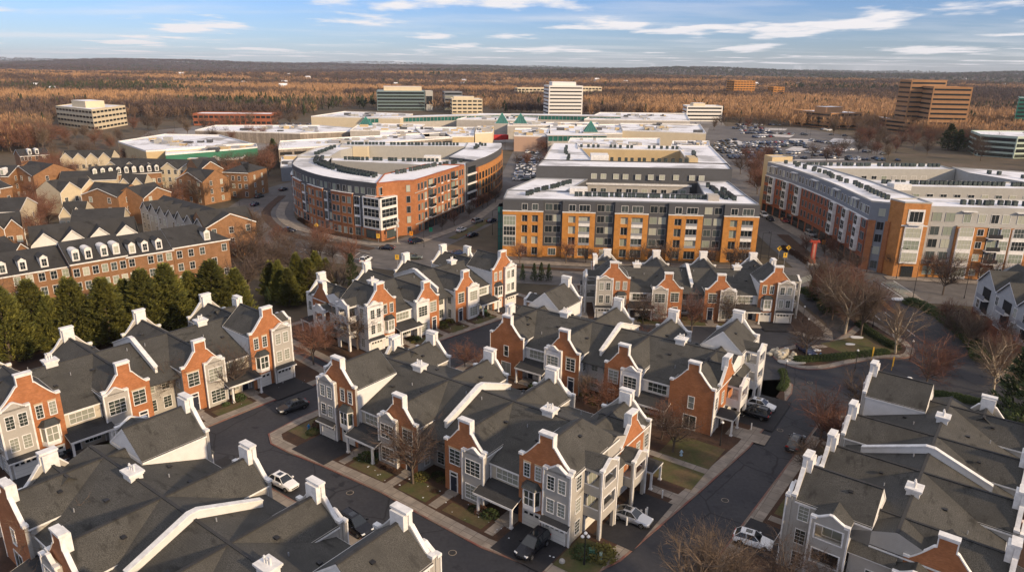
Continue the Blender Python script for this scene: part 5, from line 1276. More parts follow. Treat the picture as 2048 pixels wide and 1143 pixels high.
# ---------------- conifers: layered drooping sprays
def conifer(seed, h=12, rad=3.1, m=None, n=5200):
    r = random.Random(seed)
    V, Fc = [], []; nb = n//46
    for i in range(nb):
        t = .02+.97*(i/nb)**.85; z = h*t; a0 = i*2.399+r.uniform(-.5, .5)
        R0 = rad*((1-t)**.72)*r.uniform(.72, 1.16)*(1 if t > .08 else .85)+.12
        for j in range(46):
            u = r.random()**.5; a = a0+r.gauss(0, .16)*(1.4-u)+r.gauss(0, .03); q = R0*u; zz = z+u*R0*.28*(1-t)-(1-u)*.1+r.gauss(0, .16)
            p = Vector((q*math.cos(a), q*math.sin(a), zz-.15)); L = r.uniform(.35, .95)*(1.1-.4*t); w = r.uniform(.06, .15); up = r.uniform(.15, 1.5)
            d = Vector((math.cos(a+r.uniform(-.8, .8)), math.sin(a+r.uniform(-.8, .8)), up)).normalized(); sd_ = d.cross(Vector((r.uniform(-.5, .5), r.uniform(-.5, .5), 1))).normalized()*w; k = len(V)
            V += [tuple(p), tuple(p+d*L*.5+sd_), tuple(p+d*L), tuple(p+d*L*.5-sd_)]; Fc.append((k, k+1, k+2, k+3))
    me = bpy.data.meshes.new('crown'); me.from_pydata(V, [], Fc); me.materials.append(m); me.update()
    t = MB(); t.tube((0, 0, 0), (0, 0, h*.9), .26, .05, bark, 6)
    return t.mesh('trunk'), me
cg = mat('conifer_green', (.19, .18, .033), .9, kind='leaf', scale=.5, col2=(.10, .11, .027)); cg2 = mat('dark_conifer', (.08, .11, .04), .9, kind='leaf', scale=.5, col2=(.045, .07, .03))
CT = [conifer(1, 12, 3.6, cg, 12000), conifer(2, 12, 3.2, cg, 12000), conifer(3, 12, 3.8, cg, 12000), conifer(4, 12, 3.4, cg2, 4500)]
def con(px, py, h, v, lab, w=1.0, group=None):
    x, y = at(px, py); o = tag(empty('evergreen_tree', (x, y, 0), R_.uniform(0, 6), (h/12*w, h/12*w, h/12)), lab, 'evergreen tree', group); obj('trunk', CT[v][0], o); obj('crown', CT[v][1], o)
for i, (px, py, h, w) in enumerate(((22, 720, 13.5, 1.0), (80, 700, 13.2, .95), (112, 702, 10.5, .8), (158, 692, 13.0, 1.0), (222, 686, 12.6, 1.1), (262, 668, 11, .9), (298, 672, 13.2, 1.0), (345, 660, 13.4, 1.05), (388, 642, 10.5, .9), (432, 640, 12.6, 1.15), (478, 632, 10.2, 1.0))):
    con(px, py, h, i % 3, 'broad green conifer in the evergreen row, number %s from the left, before the brick row' % ('one two three four five six seven eight nine ten eleven'.split()[i]), w*1.32, 'evergreen row on the left')
for px, py, h, v, w, lab in ((562, 604, 9.5, 0, .95, 'green conifer left of the white terrace, leftmost of three'), (598, 598, 10.5, 1, 1.0, 'green conifer left of the white terrace, middle of three'), (636, 588, 10, 2, 1.0, 'green conifer left of the white terrace, rightmost of three'), (704, 572, 8, 3, .9, 'dark pointed conifer beside the big intersection'),
    (580, 612, 8.5, 1, 1.3, 'olive conifer filling the gap in the clump left of the white terrace'), (620, 600, 9.5, 0, 1.3, 'olive conifer at the right of the clump left of the white terrace'), (545, 596, 8.5, 2, 1.2, 'olive conifer at the left edge of the clump by the white terrace'), (655, 584, 8, 1, 1.1, 'shorter olive conifer closest to the white terrace'),
    (538, 618, 5, 3, .7, 'small dark conifer between evergreen row and the three green conifers'), (1068, 562, 4.6, 3, .75, 'dark conifer behind the white gabled house, left'), (1082, 562, 4.8, 3, .75, 'dark conifer behind the white gabled house, middle'), (1097, 562, 4.4, 3, .75, 'dark conifer behind the white gabled house, right'),
    (1045, 560, 4.2, 3, .7, 'dark conifer beside the right end of the white terrace'), (1650, 625, 6.2, 3, 1.2, 'dark green tree in the thicket right of the lane'), (1622, 600, 5, 3, 1.2, 'dark green shrub tree beside the end of the terrace lane'), (2040, 850, 15, 3, 1.1, 'tall dark conifer cut by the right edge'), (2075, 880, 14, 3, 1.1, 'second dark conifer beyond the right edge'),
    (1895, 300, 17, 3, 1.5, 'dark green conifer before the tan office tower, left'), (1915, 302, 14, 3, 1.4, 'dark green conifer before the tan office tower, right'), (1940, 300, 13, 3, 1.3, 'dark green conifer between tan tower and green glass office'), (548, 318, 11, 3, 1.3, 'dark evergreen beside the mall parking deck'), (85, 385, 10, 3, .9, 'dark evergreen among the brown trees of the car court'), (100, 345, 9, 3, .9, 'dark evergreen behind the left car court')):
    con(px, py, h, v, lab, w)
# ---------------- shrubs and hedges
def shrub_mesh(seed, m, n=420, rx=1, ry=1, rz=.8):
    r = random.Random(seed); V, Fc = [], []
    for i in range(n):
        u = r.uniform(-.15, 1); a = r.uniform(0, 2*PI); q = math.sqrt(max(0, 1-u*u)); p = Vector((q*math.cos(a)*rx, q*math.sin(a)*ry, u*rz))*r.uniform(.72, 1.06)
        d = Vector((r.uniform(-1, 1), r.uniform(-1, 1), r.uniform(-.2, 1))).normalized(); s = d.orthogonal().normalized()*.08; k = len(V); L = r.uniform(.15, .3)
        V += [tuple(p), tuple(p+d*L*.5+s), tuple(p+d*L), tuple(p+d*L*.5-s)]; Fc.append((k, k+1, k+2, k+3))
    me = bpy.data.meshes.new('shrub'); me.from_pydata(V, [], Fc); me.materials.append(m)
    return me
g1 = mat('shrub_green', (.05, .07, .022), .9, kind='leaf', scale=2, col2=(.03, .045, .016)); g2 = mat('shrub_yellow', (.14, .12, .03), .9, kind='leaf', scale=2, col2=(.08, .075, .02)); g3 = mat('shrub_brown', (.10, .05, .03), .95, kind='leaf', scale=2, col2=(.06, .035, .025))
SH = [shrub_mesh(1, g1), shrub_mesh(2, g2), shrub_mesh(3, g3)]
def shrub(x, y, s, v, lab, grp=None, z=.16):
    o = obj('shrub', SH[v], None, (x, y, z), R_.uniform(0, 6)); o.scale = (s, s*R_.uniform(.8, 1.1), s*R_.uniform(.7, .95)); tag(o, lab, 'shrub', grp)
names = {'B1': 'nearest terrace', 'B3': 'white terrace', 'B4': 'left grey terrace', 'B7': 'terrace facing the orange block', 'B2': 'middle terrace', 'B5': 'lower left terrace', 'B6': 'lower right terrace'}
for n in names:
    for u, v, s, k in ((9.6, -1.2, 1.1, 0), (10.9, -1.4, .8, 0), (13.3, -1.6, .6, 2), (18.9, -.3, 1.0, 1), (19.9, 1.2, .9, 0), (21.4, .8, .9, 1), (28.0, -1.5, .6, 0), (30.2, -1.2, 1.15, 0), (29.0, -1.3, .8, 2), (14.6, -1.4, .5, 2), (22, -1.5, .5, 2), (8.9, -2.3, .5, 1)):
        vv = v if n != 'B2' else 20-v
        x, y = loc(n, u+R_.uniform(-.3, .3), vv); shrub(x, y, s*R_.uniform(.8, 1.15), k, 'low %s in the beds along the %s' % (('green shrub', 'yellow green shrub', 'bare reddish shrub')[k], names[n]), 'bed shrubs of the %s' % names[n])
for u, v, s, k, lab in ((42.4, -.5, 1.3, 0, 'rounded green shrub at the corner post of the nearest terrace'), (44.2, .4, 1.5, 1, 'large clipped yellow green shrub beside the silver car'), (-1.8, 1, 1.4, 2, 'reddish shrub at the left corner of the nearest terrace'), (-1.2, -1.2, 1.0, 0, 'green shrub beside the left driveway of the nearest terrace')):
    x, y = loc('B1', u, v); shrub(x, y, s, k, lab)
def hedge(pp, n, s, k, lab, name='hedge'):
    P = catmull(A(*pp), 6, False); V, Fc = [], []
    src = SH[k]; sv = [v.co.copy() for v in src.vertices]; sf = [tuple(p.vertices) for p in src.polygons]
    L = len(P)-1
    for i in range(n):
        t = i/(n-1)*L; a = min(int(t), L-1); u = t-a; x = P[a][0]+(P[a+1][0]-P[a][0])*u; y = P[a][1]+(P[a+1][1]-P[a][1])*u; kk = len(V); ss = s*R_.uniform(.9, 1.15)
        V += [(x+c.x*ss, y+c.y*ss, .15+c.z*ss) for c in sv]; Fc += [tuple(kk+j for j in q) for q in sf]
    me = bpy.data.meshes.new(name); me.from_pydata(V, [], Fc); me.materials.append(src.materials[0]); o = obj(name, me); tag(o, lab, 'hedge'); return o
hedge(((1592, 722), (1640, 720), (1700, 714), (1770, 706)), 26, .95, 0, 'clipped green hedge along the island pavement')
hedge(((1722, 652), (1735, 664), (1752, 676), (1775, 690), (1790, 697)), 18, 1.1, 0, 'dark green hedge along the entrance road side of the island')
hedge(((1820, 608), (1850, 618), (1900, 650), (1945, 690), (1960, 720)), 24, 1.5, 0, 'dark hedge beyond the right pavement before the white house')
hedge(((1860, 790), (1920, 800), (1985, 815)), 16, 1.0, 0, 'low dark hedge behind the right foreground roofs')
hedge(((1565, 745), (1570, 765), (1562, 780)), 10, .7, 0, 'dark green hedge at the white end wall of the middle terrace')
hedge(((1568, 498), (1590, 510), (1618, 528)), 14, 1.1, 2, 'brown planting on the street median beside the red sign')
hedge(((600, 440), (640, 462), (720, 478)), 20, .9, 2, 'reddish planting along the curved brick block')
hedge(((1610, 585), (1640, 600), (1665, 622)), 16, 1.4, 0, 'dark green thicket edge beside the terrace lane')
# ---------------- far woods (uncountable)
def inpoly(P, X, Y):
    ins = np.zeros(len(X), bool)
    for i in range(len(P)):
        x0, y0 = P[i]; x1, y1 = P[i-1]
        if y0 == y1: continue
        c = ((y0 > Y) != (y1 > Y)) & (X < (x1-x0)*(Y-y0)/(y1-y0)+x0); ins ^= c
    return ins
rs_ = np.random.RandomState(3)
CLEAR = A((-400, 700), (-300, 312), (60, 306), (100, 264), (104, 243), (285, 240), (300, 244), (600, 238), (640, 224), (740, 219), (960, 226), (1085, 232), (1180, 234), (1370, 238), (1450, 243), (1600, 256), (1800, 266), (1960, 290), (2100, 320), (2300, 500), (2300, 900))
def blobs(sp, d0, d1, hmin, hmax, wid, nb, nm):
    n = int((d1*d1-d0*d0)*.5*1.62/(sp*sp)); d = np.sqrt(rs_.uniform(d0*d0, d1*d1, n)); a = rs_.uniform(-.81, .81, n)
    X, Y = d*np.sin(a), d*np.cos(a); keep = ~inpoly(CLEAR, X, Y)
    X, Y = X[keep], Y[keep]; n = len(X)
    Zg = np.array([hill(x, y) for x, y in zip(X, Y)])
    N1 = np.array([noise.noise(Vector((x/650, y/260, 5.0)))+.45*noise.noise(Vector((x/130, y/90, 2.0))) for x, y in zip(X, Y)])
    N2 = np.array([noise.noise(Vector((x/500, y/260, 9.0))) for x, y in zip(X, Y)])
    # clearings and streets among the trees
    keep = np.abs(N2-.12) > .035 if d0 > 700 else np.ones(n, bool)
    X, Y, Zg, N1, N2 = X[keep], Y[keep], Zg[keep], N1[keep], N2[keep]; n = len(X)
    Hh = rs_.uniform(hmin, hmax, n); N1 = N1*1.1+rs_.normal(0, .13, n); kind = np.where(N1 > .22, 0, np.where(N1 > -.10, 1, 2))  # noise bands paint sunlit and cloud-shadowed areas through tree colour
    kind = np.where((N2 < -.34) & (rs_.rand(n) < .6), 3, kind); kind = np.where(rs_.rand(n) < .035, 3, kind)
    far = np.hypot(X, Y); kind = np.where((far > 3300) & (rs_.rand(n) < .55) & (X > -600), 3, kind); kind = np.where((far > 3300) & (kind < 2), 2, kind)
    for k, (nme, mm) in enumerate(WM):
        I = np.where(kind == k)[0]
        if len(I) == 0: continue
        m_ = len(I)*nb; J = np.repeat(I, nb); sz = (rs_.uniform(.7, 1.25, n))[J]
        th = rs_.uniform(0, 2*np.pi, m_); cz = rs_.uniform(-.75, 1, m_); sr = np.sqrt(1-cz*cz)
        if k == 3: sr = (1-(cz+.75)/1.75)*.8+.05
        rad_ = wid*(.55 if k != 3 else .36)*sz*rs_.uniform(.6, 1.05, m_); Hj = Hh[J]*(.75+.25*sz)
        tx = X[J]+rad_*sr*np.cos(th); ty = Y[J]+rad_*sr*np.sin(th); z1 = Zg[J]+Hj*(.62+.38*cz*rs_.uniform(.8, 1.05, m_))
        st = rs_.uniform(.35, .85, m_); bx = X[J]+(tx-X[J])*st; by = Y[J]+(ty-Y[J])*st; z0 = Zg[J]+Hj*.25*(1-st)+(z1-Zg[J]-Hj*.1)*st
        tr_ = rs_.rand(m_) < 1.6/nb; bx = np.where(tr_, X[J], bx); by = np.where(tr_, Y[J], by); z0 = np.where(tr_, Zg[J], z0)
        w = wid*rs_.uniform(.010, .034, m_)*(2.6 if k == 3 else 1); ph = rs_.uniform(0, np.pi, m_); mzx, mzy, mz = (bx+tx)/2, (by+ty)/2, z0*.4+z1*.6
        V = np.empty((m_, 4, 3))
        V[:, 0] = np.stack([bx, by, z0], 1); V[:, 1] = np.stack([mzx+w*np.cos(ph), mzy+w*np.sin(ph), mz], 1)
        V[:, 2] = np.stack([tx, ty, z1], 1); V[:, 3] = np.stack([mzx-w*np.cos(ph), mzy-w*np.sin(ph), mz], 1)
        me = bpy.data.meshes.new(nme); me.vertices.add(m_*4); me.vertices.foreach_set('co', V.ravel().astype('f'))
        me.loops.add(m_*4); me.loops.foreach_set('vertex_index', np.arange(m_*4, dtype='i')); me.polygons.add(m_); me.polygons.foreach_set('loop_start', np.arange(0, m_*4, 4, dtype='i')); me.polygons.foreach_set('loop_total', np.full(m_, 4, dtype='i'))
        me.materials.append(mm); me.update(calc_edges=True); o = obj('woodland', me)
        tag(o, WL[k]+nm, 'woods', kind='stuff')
WM = [('woodland', mat('wood_sunlit_tint', (.36, .215, .115), .95, .25, .02)), ('woodland', mat('wood_brown', (.15, .10, .07), .95, .3, .03)), ('woodland', mat('wood_cloud_shade_tint', (.085, .06, .053), .95, .25, .03)), ('woodland', mat('wood_evergreen', (.05, .06, .032), .95, .4, .05))]  # gold paints sunlit woods, umber paints cloud shadow into the tree colour
WL = ['tawny leafless trees coloured as sunlit in the woods ', 'brown leafless trees in the woods ', 'umber leafless trees coloured as cloud shaded in the woods ', 'dark evergreen trees scattered in the woods ']
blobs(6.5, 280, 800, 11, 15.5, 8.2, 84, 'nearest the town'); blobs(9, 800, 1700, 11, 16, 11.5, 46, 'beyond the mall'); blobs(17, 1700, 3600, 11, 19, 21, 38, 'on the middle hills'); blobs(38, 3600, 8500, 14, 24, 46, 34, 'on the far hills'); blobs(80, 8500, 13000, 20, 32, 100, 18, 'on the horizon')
scatter(((500, 560), (660, 560), (760, 540), (640, 500), (520, 500)), 9, (6, 9), (0, 3, 6, 2), 'bare brown tree on the verge below the boulevard bend', 'verge trees below the bend')
scatter(((1120, 528), (1250, 533), (1480, 540), (1480, 536), (1120, 524)), 8, (4, 6.5), (0, 3), 'small bare street tree before the orange block', 'street trees before the orange block')
scatter(((1600, 512), (1640, 520), (1735, 560), (1720, 540), (1640, 490)), 6, (4, 6), (3, 0), 'small bare tree on the pavement of the right block', 'pavement trees of the right block')
scatter(((1780, 552), (2048, 566), (2048, 560), (1780, 548)), 9, (4, 6.5), (0, 3, 6), 'small bare tree along the front of the right block', 'front trees of the right block')
scatter(((860, 470), (940, 440), (1000, 400), (990, 395), (930, 432)), 8, (4, 6), (3, 0), 'small bare street tree beside the brick front', 'street trees of the side street')
scatter(((260, 262), (420, 250), (600, 242), (600, 256), (420, 268), (300, 280)), 22, (8, 12), (0, 3, 5), 'bare tree at the edge of the snowy park', 'trees round the snowy park')
scatter(((300, 300), (620, 290), (560, 275), (330, 285)), 8, (8, 10), (0, 3), 'bare tree between snowy shop roofs', 'trees between the shops')
scatter(((110, 300), (250, 300), (240, 270), (110, 275)), 22, (6, 8.5), (3, 6, 0, 5), 'brown tree before the cream office', 'trees before the cream office')
scatter(((-40, 310), (120, 305), (100, 285), (-60, 290)), 26, (12, 16), (3, 6, 0, 5), 'tall brown tree at the edge of the left wood', 'edge trees of the left wood')
scatter(((1700, 290), (2000, 330), (2048, 318), (1990, 290), (1760, 268)), 34, (9, 13), (3, 6, 0, 5), 'brown tree among lots at the foot of the tan tower', 'trees round the tan tower')
scatter(((0, 440), (240, 410), (300, 345), (120, 345), (0, 380)), 16, (7, 10), (3, 6, 0), 'brown bare tree rising between roofs in the left housing', 'trees between the left roofs')
scatter(((60, 330), (240, 325), (400, 330), (400, 318), (100, 310)), 14, (7, 10), (3, 6, 0), 'bare tree behind the pale gabled rows', 'trees behind the pale gables')
scatter(((330, 420), (400, 420), (420, 400), (360, 395)), 6, (7, 9), (3, 0), 'bare tree beside the seven sharp gables', 'trees by the sharp gables')
scatter(((1020, 335), (1100, 335), (1100, 330), (1020, 330)), 5, (6, 8), (3, 0), 'bare tree in the park between the big blocks', 'trees in the park between the blocks')
# ================================================================ cars
def paint(name, c, r=.3, me=.3):
    m = mat('car_'+name, c, r, spec=.6, metal=me); return m
cglass = mat('car_glass', (.012, .016, .02), .06, spec=.8); tyre = mat('tyre', (.012, .012, .012), .9); rim = mat('rim', (.35, .35, .36), .35, metal=.7)
hl = mat('headlight', (.7, .72, .74), .15, spec=.8); tl = mat('tail_light', (.35, .02, .015), .25)
def car_meshes(kind, pm, low=False):
    L, Wd = (4.7, .92) if kind == 'sedan' else ((4.75, .97) if kind == 'suv' else (4.2, .88))
    h = {'sedan': 1.45, 'suv': 1.76, 'compact': 1.52}[kind]; belt = {'sedan': .92, 'suv': 1.06, 'compact': .95}[kind]; hood = belt-.12
    # body stations: x, shoulder z, half width, bottom z
    st = [(-L/2, .62 if kind == 'sedan' else .8, Wd*.80, .38), (-L/2+.12, belt-.06, Wd*.92, .28), (-L*.28, belt, Wd, .24), (0, belt, Wd, .24), (L*.16, belt-.02, Wd, .24), (L*.30, hood, Wd*.98, .24), (L/2-.28, hood-.1, Wd*.90, .26), (L/2-.04, .60, Wd*.74, .34)]
    b = MB(); rings = []
    for x, zs, w, zb in st:
        ring = [(x, -w*.9, zb), (x, -w, zb+.18), (x, -w*1.0, zs-.22), (x, -w*.90, zs), (x, 0, zs+.035), (x, w*.90, zs), (x, w, zs-.22), (x, w, zb+.18), (x, w*.9, zb)]
        rings.append(len(b.v)); b.v += ring
    n = 9; mi = b.mi(pm)
    for a, c in zip(rings, rings[1:]):
        for i in range(n): b.f.append((a+i, c+i, c+(i+1) % n, a+(i+1) % n)); b.m.append(mi)
    b.f.append(tuple(rings[0]+i for i in range(n))); b.m.append(mi); b.f.append(tuple(rings[-1]+i for i in reversed(range(n)))); b.m.append(mi)
    xr0, xr1 = {'sedan': (-L*.40, -L*.20), 'suv': (-L*.475, -L*.42), 'compact': (-L*.46, -L*.33)}[kind]; xf0, xf1 = L*.19, L*.02
    if kind == 'suv': xf0 = L*.21
    wb, wt = Wd*.88, Wd*.66
    # roof and pillars in body colour
    rp = [(xr1, -wt, h-.05), (xf1, -wt, h-.05), (xf1, wt, h-.05), (xr1, wt, h-.05)]; cx = (xr1+xf1)/2
    b.face([(xr1, -wt, h-.06), (xf1, -wt, h-.06), (xf1-.1, -wt*.8, h), (xr1+.1, -wt*.8, h)], pm); b.face([(xr1, wt, h-.06), (xf1, wt, h-.06), (xf1-.1, wt*.8, h), (xr1+.1, wt*.8, h)], pm)
    b.face([(xr1+.1, -wt*.8, h), (xf1-.1, -wt*.8, h), (xf1-.1, wt*.8, h), (xr1+.1, wt*.8, h)], pm); b.face([(xr1, -wt, h-.06), (xr1+.1, -wt*.8, h), (xr1+.1, wt*.8, h), (xr1, wt, h-.06)], pm); b.face([(xf1, -wt, h-.06), (xf1-.1, -wt*.8, h), (xf1-.1, wt*.8, h), (xf1, wt, h-.06)], pm)
    if not low:
        for s in (-1, 1):
            for (xa, xb) in ((xr0, xr1), (xf0, xf1), ((xr0+xf0)/2-.1, (xr1+xf1)/2-.1)):
                b.tube((xa, s*wb, belt-.03), (xb, s*wt, h-.05), .035, .03, pm, 5)
            b.box(xf0-.35, xf0-.15, s*Wd*1.0, s*(Wd+.2), belt-.02, belt+.13, pm)
        b.box(L/2-.06, L/2-.01, -.5, .5, .42, .55, metal_d); b.box(-L/2-.02, -L/2+.03, -.28, .28, .55, .68, paint_w)
        if kind == 'suv':
            for s in (-1, 1): b.box(xr1+.2, xf1-.1, s*wt*.82-.02, s*wt*.82+.02, h, h+.06, metal_d)
        b.box(xf1-.95, xf1-.25, -wt*.55, wt*.55, h+.001, h+.012, cglass)
    g = MB() if not low else b
    e = .012
    for s in (-1, 1): g.face([(xr0, s*(wb-e), belt-.02), (xf0, s*(wb-e), belt-.02), (xf1, s*(wt-e), h-.07), (xr1, s*(wt-e), h-.07)], cglass)
    g.face([(xf0, -wb, belt-.03), (xf0, wb, belt-.03), (xf1, wt, h-.07), (xf1, -wt, h-.07)], cglass); g.face([(xr0, -wb, belt-.03), (xr0, wb, belt-.03), (xr1, wt, h-.07), (xr1, -wt, h-.07)], cglass)
    xs = (-L*.30, L*.31)
    if low:
        for x in xs:
            for s in (-1, 1): b.tube((x, s*(Wd-.2), .33), (x, s*(Wd+.01), .33), .33, .33, tyre, 8)
        return b.mesh('car')
    w = MB(); w.tube((0, -.12, 0), (0, .12, 0), .34, .34, tyre, 18); w.face([(.34*math.cos(2*PI*i/18), -.12, .34*math.sin(2*PI*i/18)) for i in range(18)], tyre)
    q = MB()
    for i in range(5):
        a = 2*PI*i/5; q.tube((0, .0, 0), (.2*math.cos(a), 0, .2*math.sin(a)), .035, .03, rim, 4)
    q.tube((0, -.02, 0), (0, .02, 0), .22, .22, rim, 14)
    lt = MB(); lt.prism([(-.18, -.2), (.1, -.2), (.16, .16), (-.1, .2)], -.06, .06, hl)
    rl = MB(); rl.box(-.05, .05, -.2, .2, -.08, .1, tl)
    return dict(body=b.mesh('body'), glass=g.mesh('windows'), wheel=w.mesh('wheel'), rim=q.mesh('rim'), head=lt.mesh('headlight'), tail=rl.mesh('tail_light'), L=L, W=Wd, xs=xs, hood=hood, belt=belt)
CM = {}
def car(x, y, heading, kind, col, label, z=.04, cat='car'):
    pm = paint(*col); key = (kind, col[0])
    if key not in CM: CM[key] = car_meshes(kind, pm)
    d = CM[key]; R = tag(empty('parked_car', (x, y, z), heading), label, cat)
    obj('body', d['body'], R); obj('windows', d['glass'], R)
    for xx in d['xs']:
        for s in (-1, 1):
            w = obj('wheel', d['wheel'], R, (xx, s*(d['W']-.1), .34), 0 if s < 0 else PI); obj('rim', d['rim'], w, (0, -.125, 0))
    for s in (-1, 1):
        obj('headlight', d['head'], R, (d['L']/2-.24, s*d['W']*.66, d['hood']-.2), .0); obj('tail_light', d['tail'], R, (-d['L']/2+.05, s*d['W']*.68, d['belt']-.18))
    return R
BLK = ('black', (.010, .011, .016), .22, .3); SIL = ('silver', (.42, .44, .48), .28, .6); WHT = ('white', (.72, .72, .72), .3, .0); GRY = ('grey', (.06, .065, .07), .28, .5); BLU = ('blue', (.015, .03, .09), .25, .4); RED = ('red', (.25, .02, .02), .3, .2); GRN = ('green_grey', (.09, .11, .10), .3, .4); NAV = ('navy', (.012, .016, .035), .22, .4)
def hd(p, q): return math.atan2(q[1]-p[1], q[0]-p[0])
def carl(n, u, v, du, dv, kind, col, label):
    p = loc(n, u, v); q = loc(n, u+du, v+dv); return car(p[0], p[1], hd(p, q), kind, col, label, .19)
carl('B1', 37.6, -3.3, 0, -1, 'suv', BLK, 'black SUV parked nose out before the end garages of the nearest terrace')
carl('B1', 43.9, 8.2, 1, .06, 'sedan', SIL, 'silver sedan with sunroof leaving the end carport of the nearest terrace')
carl('B2', -3.7, 7.0, -1, 0, 'compact', WHT, 'white car in the end driveway of the middle terrace'); carl('B2', -3.4, 10.3, 1, 0, 'suv', BLK, 'black SUV in shade beside the white car at the middle terrace')
p, q = at(558, 827), at(613, 810); car((p[0]+q[0])/2, (p[1]+q[1])/2, hd(q, p), 'sedan', GRY, 'dark grey sedan driving along the lane left of the nearest terrace')
p, q = at(545, 962), at(592, 985); car((p[0]+q[0])/2, (p[1]+q[1])/2, hd(p, q), 'compact', WHT, 'white hatchback beside the foreground roofs at the lower left', .19)
p, q = at(690, 1045), at(735, 1075); car((p[0]+q[0])/2, (p[1]+q[1])/2, hd(p, q), 'suv', BLK, 'black SUV in deep shade between the foreground chimneys', .19)
p = at(1590, 892); car(p[0], p[1], hd(at(1583, 910), at(1605, 868)), 'suv', GRY, 'dark SUV driving up the lane beside the right hand terrace')
p = at(1505, 1090); car(p[0], p[1], hd(at(1480, 1085), at(1530, 1100)), 'compact', WHT, 'white car behind bare branches at the bottom right', .19)
p = at(135, 925); car(p[0]-1, p[1]+1, hd(at(110, 910), at(160, 950)), 'compact', BLK, 'dark car half hidden behind the foreground roof at the left', .19)
p = at(1612, 705); car(p[0], p[1], hd(at(1600, 695), at(1625, 712)), 'sedan', BLU, 'blue car parked beside the rock feature')
for px, py, qx, qy, k, c, lab in ((790, 500, 757, 498, 'sedan', NAV, 'dark blue sedan crossing the big intersection'), (722, 530, 742, 518, 'suv', WHT, 'white SUV turning behind the white terrace chimney'), (818, 489, 846, 483, 'suv', NAV, 'dark SUV waiting at the corner of the curved block'), (815, 518, 842, 518, 'sedan', GRN, 'grey green sedan in the intersection beside the terrace roofs'), (905, 511, 932, 510, 'sedan', BLU, 'dark blue car behind the terrace roofs at the boulevard'),
    (570, 463, 587, 465, 'sedan', NAV, 'dark car on the boulevard below the curved block'), (503, 414, 517, 408, 'sedan', BLU, 'bright blue car on the boulevard curve'), (510, 398, 528, 392, 'suv', GRY, 'grey car further up the boulevard curve'), (560, 383, 574, 379, 'sedan', NAV, 'dark car near the top of the boulevard curve'), (945, 448, 965, 443, 'suv', SIL, 'silver SUV in the street beside the brick front'), (975, 447, 992, 441, 'sedan', BLU, 'dark blue car beside the silver SUV in the street'), (915, 466, 930, 460, 'sedan', WHT, 'white car beside the street median'), (935, 476, 955, 470, 'sedan', NAV, 'dark car at the red bushes of the side street'),
    (1522, 430, 1534, 438, 'suv', WHT, 'white car at the kerb by the far end of the right block'), (1534, 437, 1546, 445, 'sedan', NAV, 'dark car behind the white one at the right block kerb'), (1612, 468, 1628, 476, 'suv', SIL, 'grey van stopped at the entrance of the right block'), (1636, 482, 1648, 492, 'sedan', BLU, 'blue car beside the entrance of the right block'), (1563, 440, 1574, 449, 'sedan', RED, 'dark red car in the side street by the right block'),
    (1636, 590, 1645, 603, 'sedan', GRY, 'grey car parked at the thicket beside the terrace lane'), (42, 394, 66, 394, 'sedan', WHT, 'white car in the small court among the left houses'), (62, 384, 88, 383, 'compact', SIL, 'silver car at the back of the small left court'), (82, 390, 96, 388, 'sedan', RED, 'red car in the small court among the left houses'), (970, 398, 985, 380, 'sedan', SIL, 'silver car at the street end by the car park'), (1120, 262, 1125, 270, 'sedan', WHT, 'white car on the main drive of the mall')):
    p, q = at(px, py), at(qx, qy); car((p[0]+q[0])/2, (p[1]+q[1])/2, hd(p, q), k, c, lab, .09)
# parked cars in the far car parks: one mesh each, seen a few pixels wide
cols = [BLK, SIL, WHT, GRY, BLU, RED, GRN, NAV]; low = [car_meshes(k, paint(*c), True) for k in ('sedan', 'suv') for c in cols]
for m_ in low: m_.name = 'lot_car'
rc = random.Random(9); NL = [0]; XS = []
def lotrows(rows, group, label, fill=.85):
    for (a, b) in rows:
        p, q = at(*a), at(*b); l = math.hypot(q[0]-p[0], q[1]-p[1]); n = int(l/2.75); h = hd(p, q)+PI/2
        for i in range(n):
            if rc.random() > fill: continue
            t = (i+.5)/n; x, y = p[0]+(q[0]-p[0])*t, p[1]+(q[1]-p[1])*t; w = rc.choices(range(8), (5, 5, 6, 4, 2, 1.5, 1.5, 2))[0]+8*rc.randint(0, 1)
            if NL[0] >= 262: XS.append((low[w], x, y, h)); continue
            o = obj('parked_car', low[w], None, (x+rc.uniform(-.2, .2), y+rc.uniform(-.3, .3), .06), h+rc.choice((0, PI))); tag(o, label % ('black silver white grey blue red grey dark'.split()[w % 8]), 'car', group); NL[0] += 1
lotrows([((1035, 362), (1045, 318)), ((1050, 362), (1058, 318)), ((1073, 358), (1075, 318)), ((1082, 358), (1083, 318))], 'cars in the park between the big blocks', '%s car in the car park between the two big blocks', .8)
R = []
for y in (318, 313.5, 307, 303, 297, 293.5): R.append(((1430-(318-y)*.5, y), (1565-(318-y)*.3, y-2)))
for y in (289, 286): R.append(((1500, y), (1612, y-1)))
lotrows(R, 'cars in the full far car park', '%s car in the full far car park beyond the blocks', .78)
lotrows([((1462, 268), (1545, 267)), ((1465, 262), (1545, 262)), ((1465, 258), (1530, 257.5)), ((1470, 254), (1520, 253.5)), ((1500, 276), (1546, 274))], 'cars in the rear of the far car park', '%s car in the rear rows of the far car park', .72)
lotrows([((1600, 297), (1640, 296)), ((1570, 319), (1700, 316)), ((1660, 322), (1760, 318)), ((1620, 256), (1660, 262))], 'cars along the edge of the far car park', '%s car at the right edge of the far car park', .45)
lotrows([((330, 283), (470, 272)), ((440, 258), (560, 258)), ((330, 292), (380, 284))], 'cars in the snowy park left of the mall', '%s car in the snowy car park left of the mall', .3)
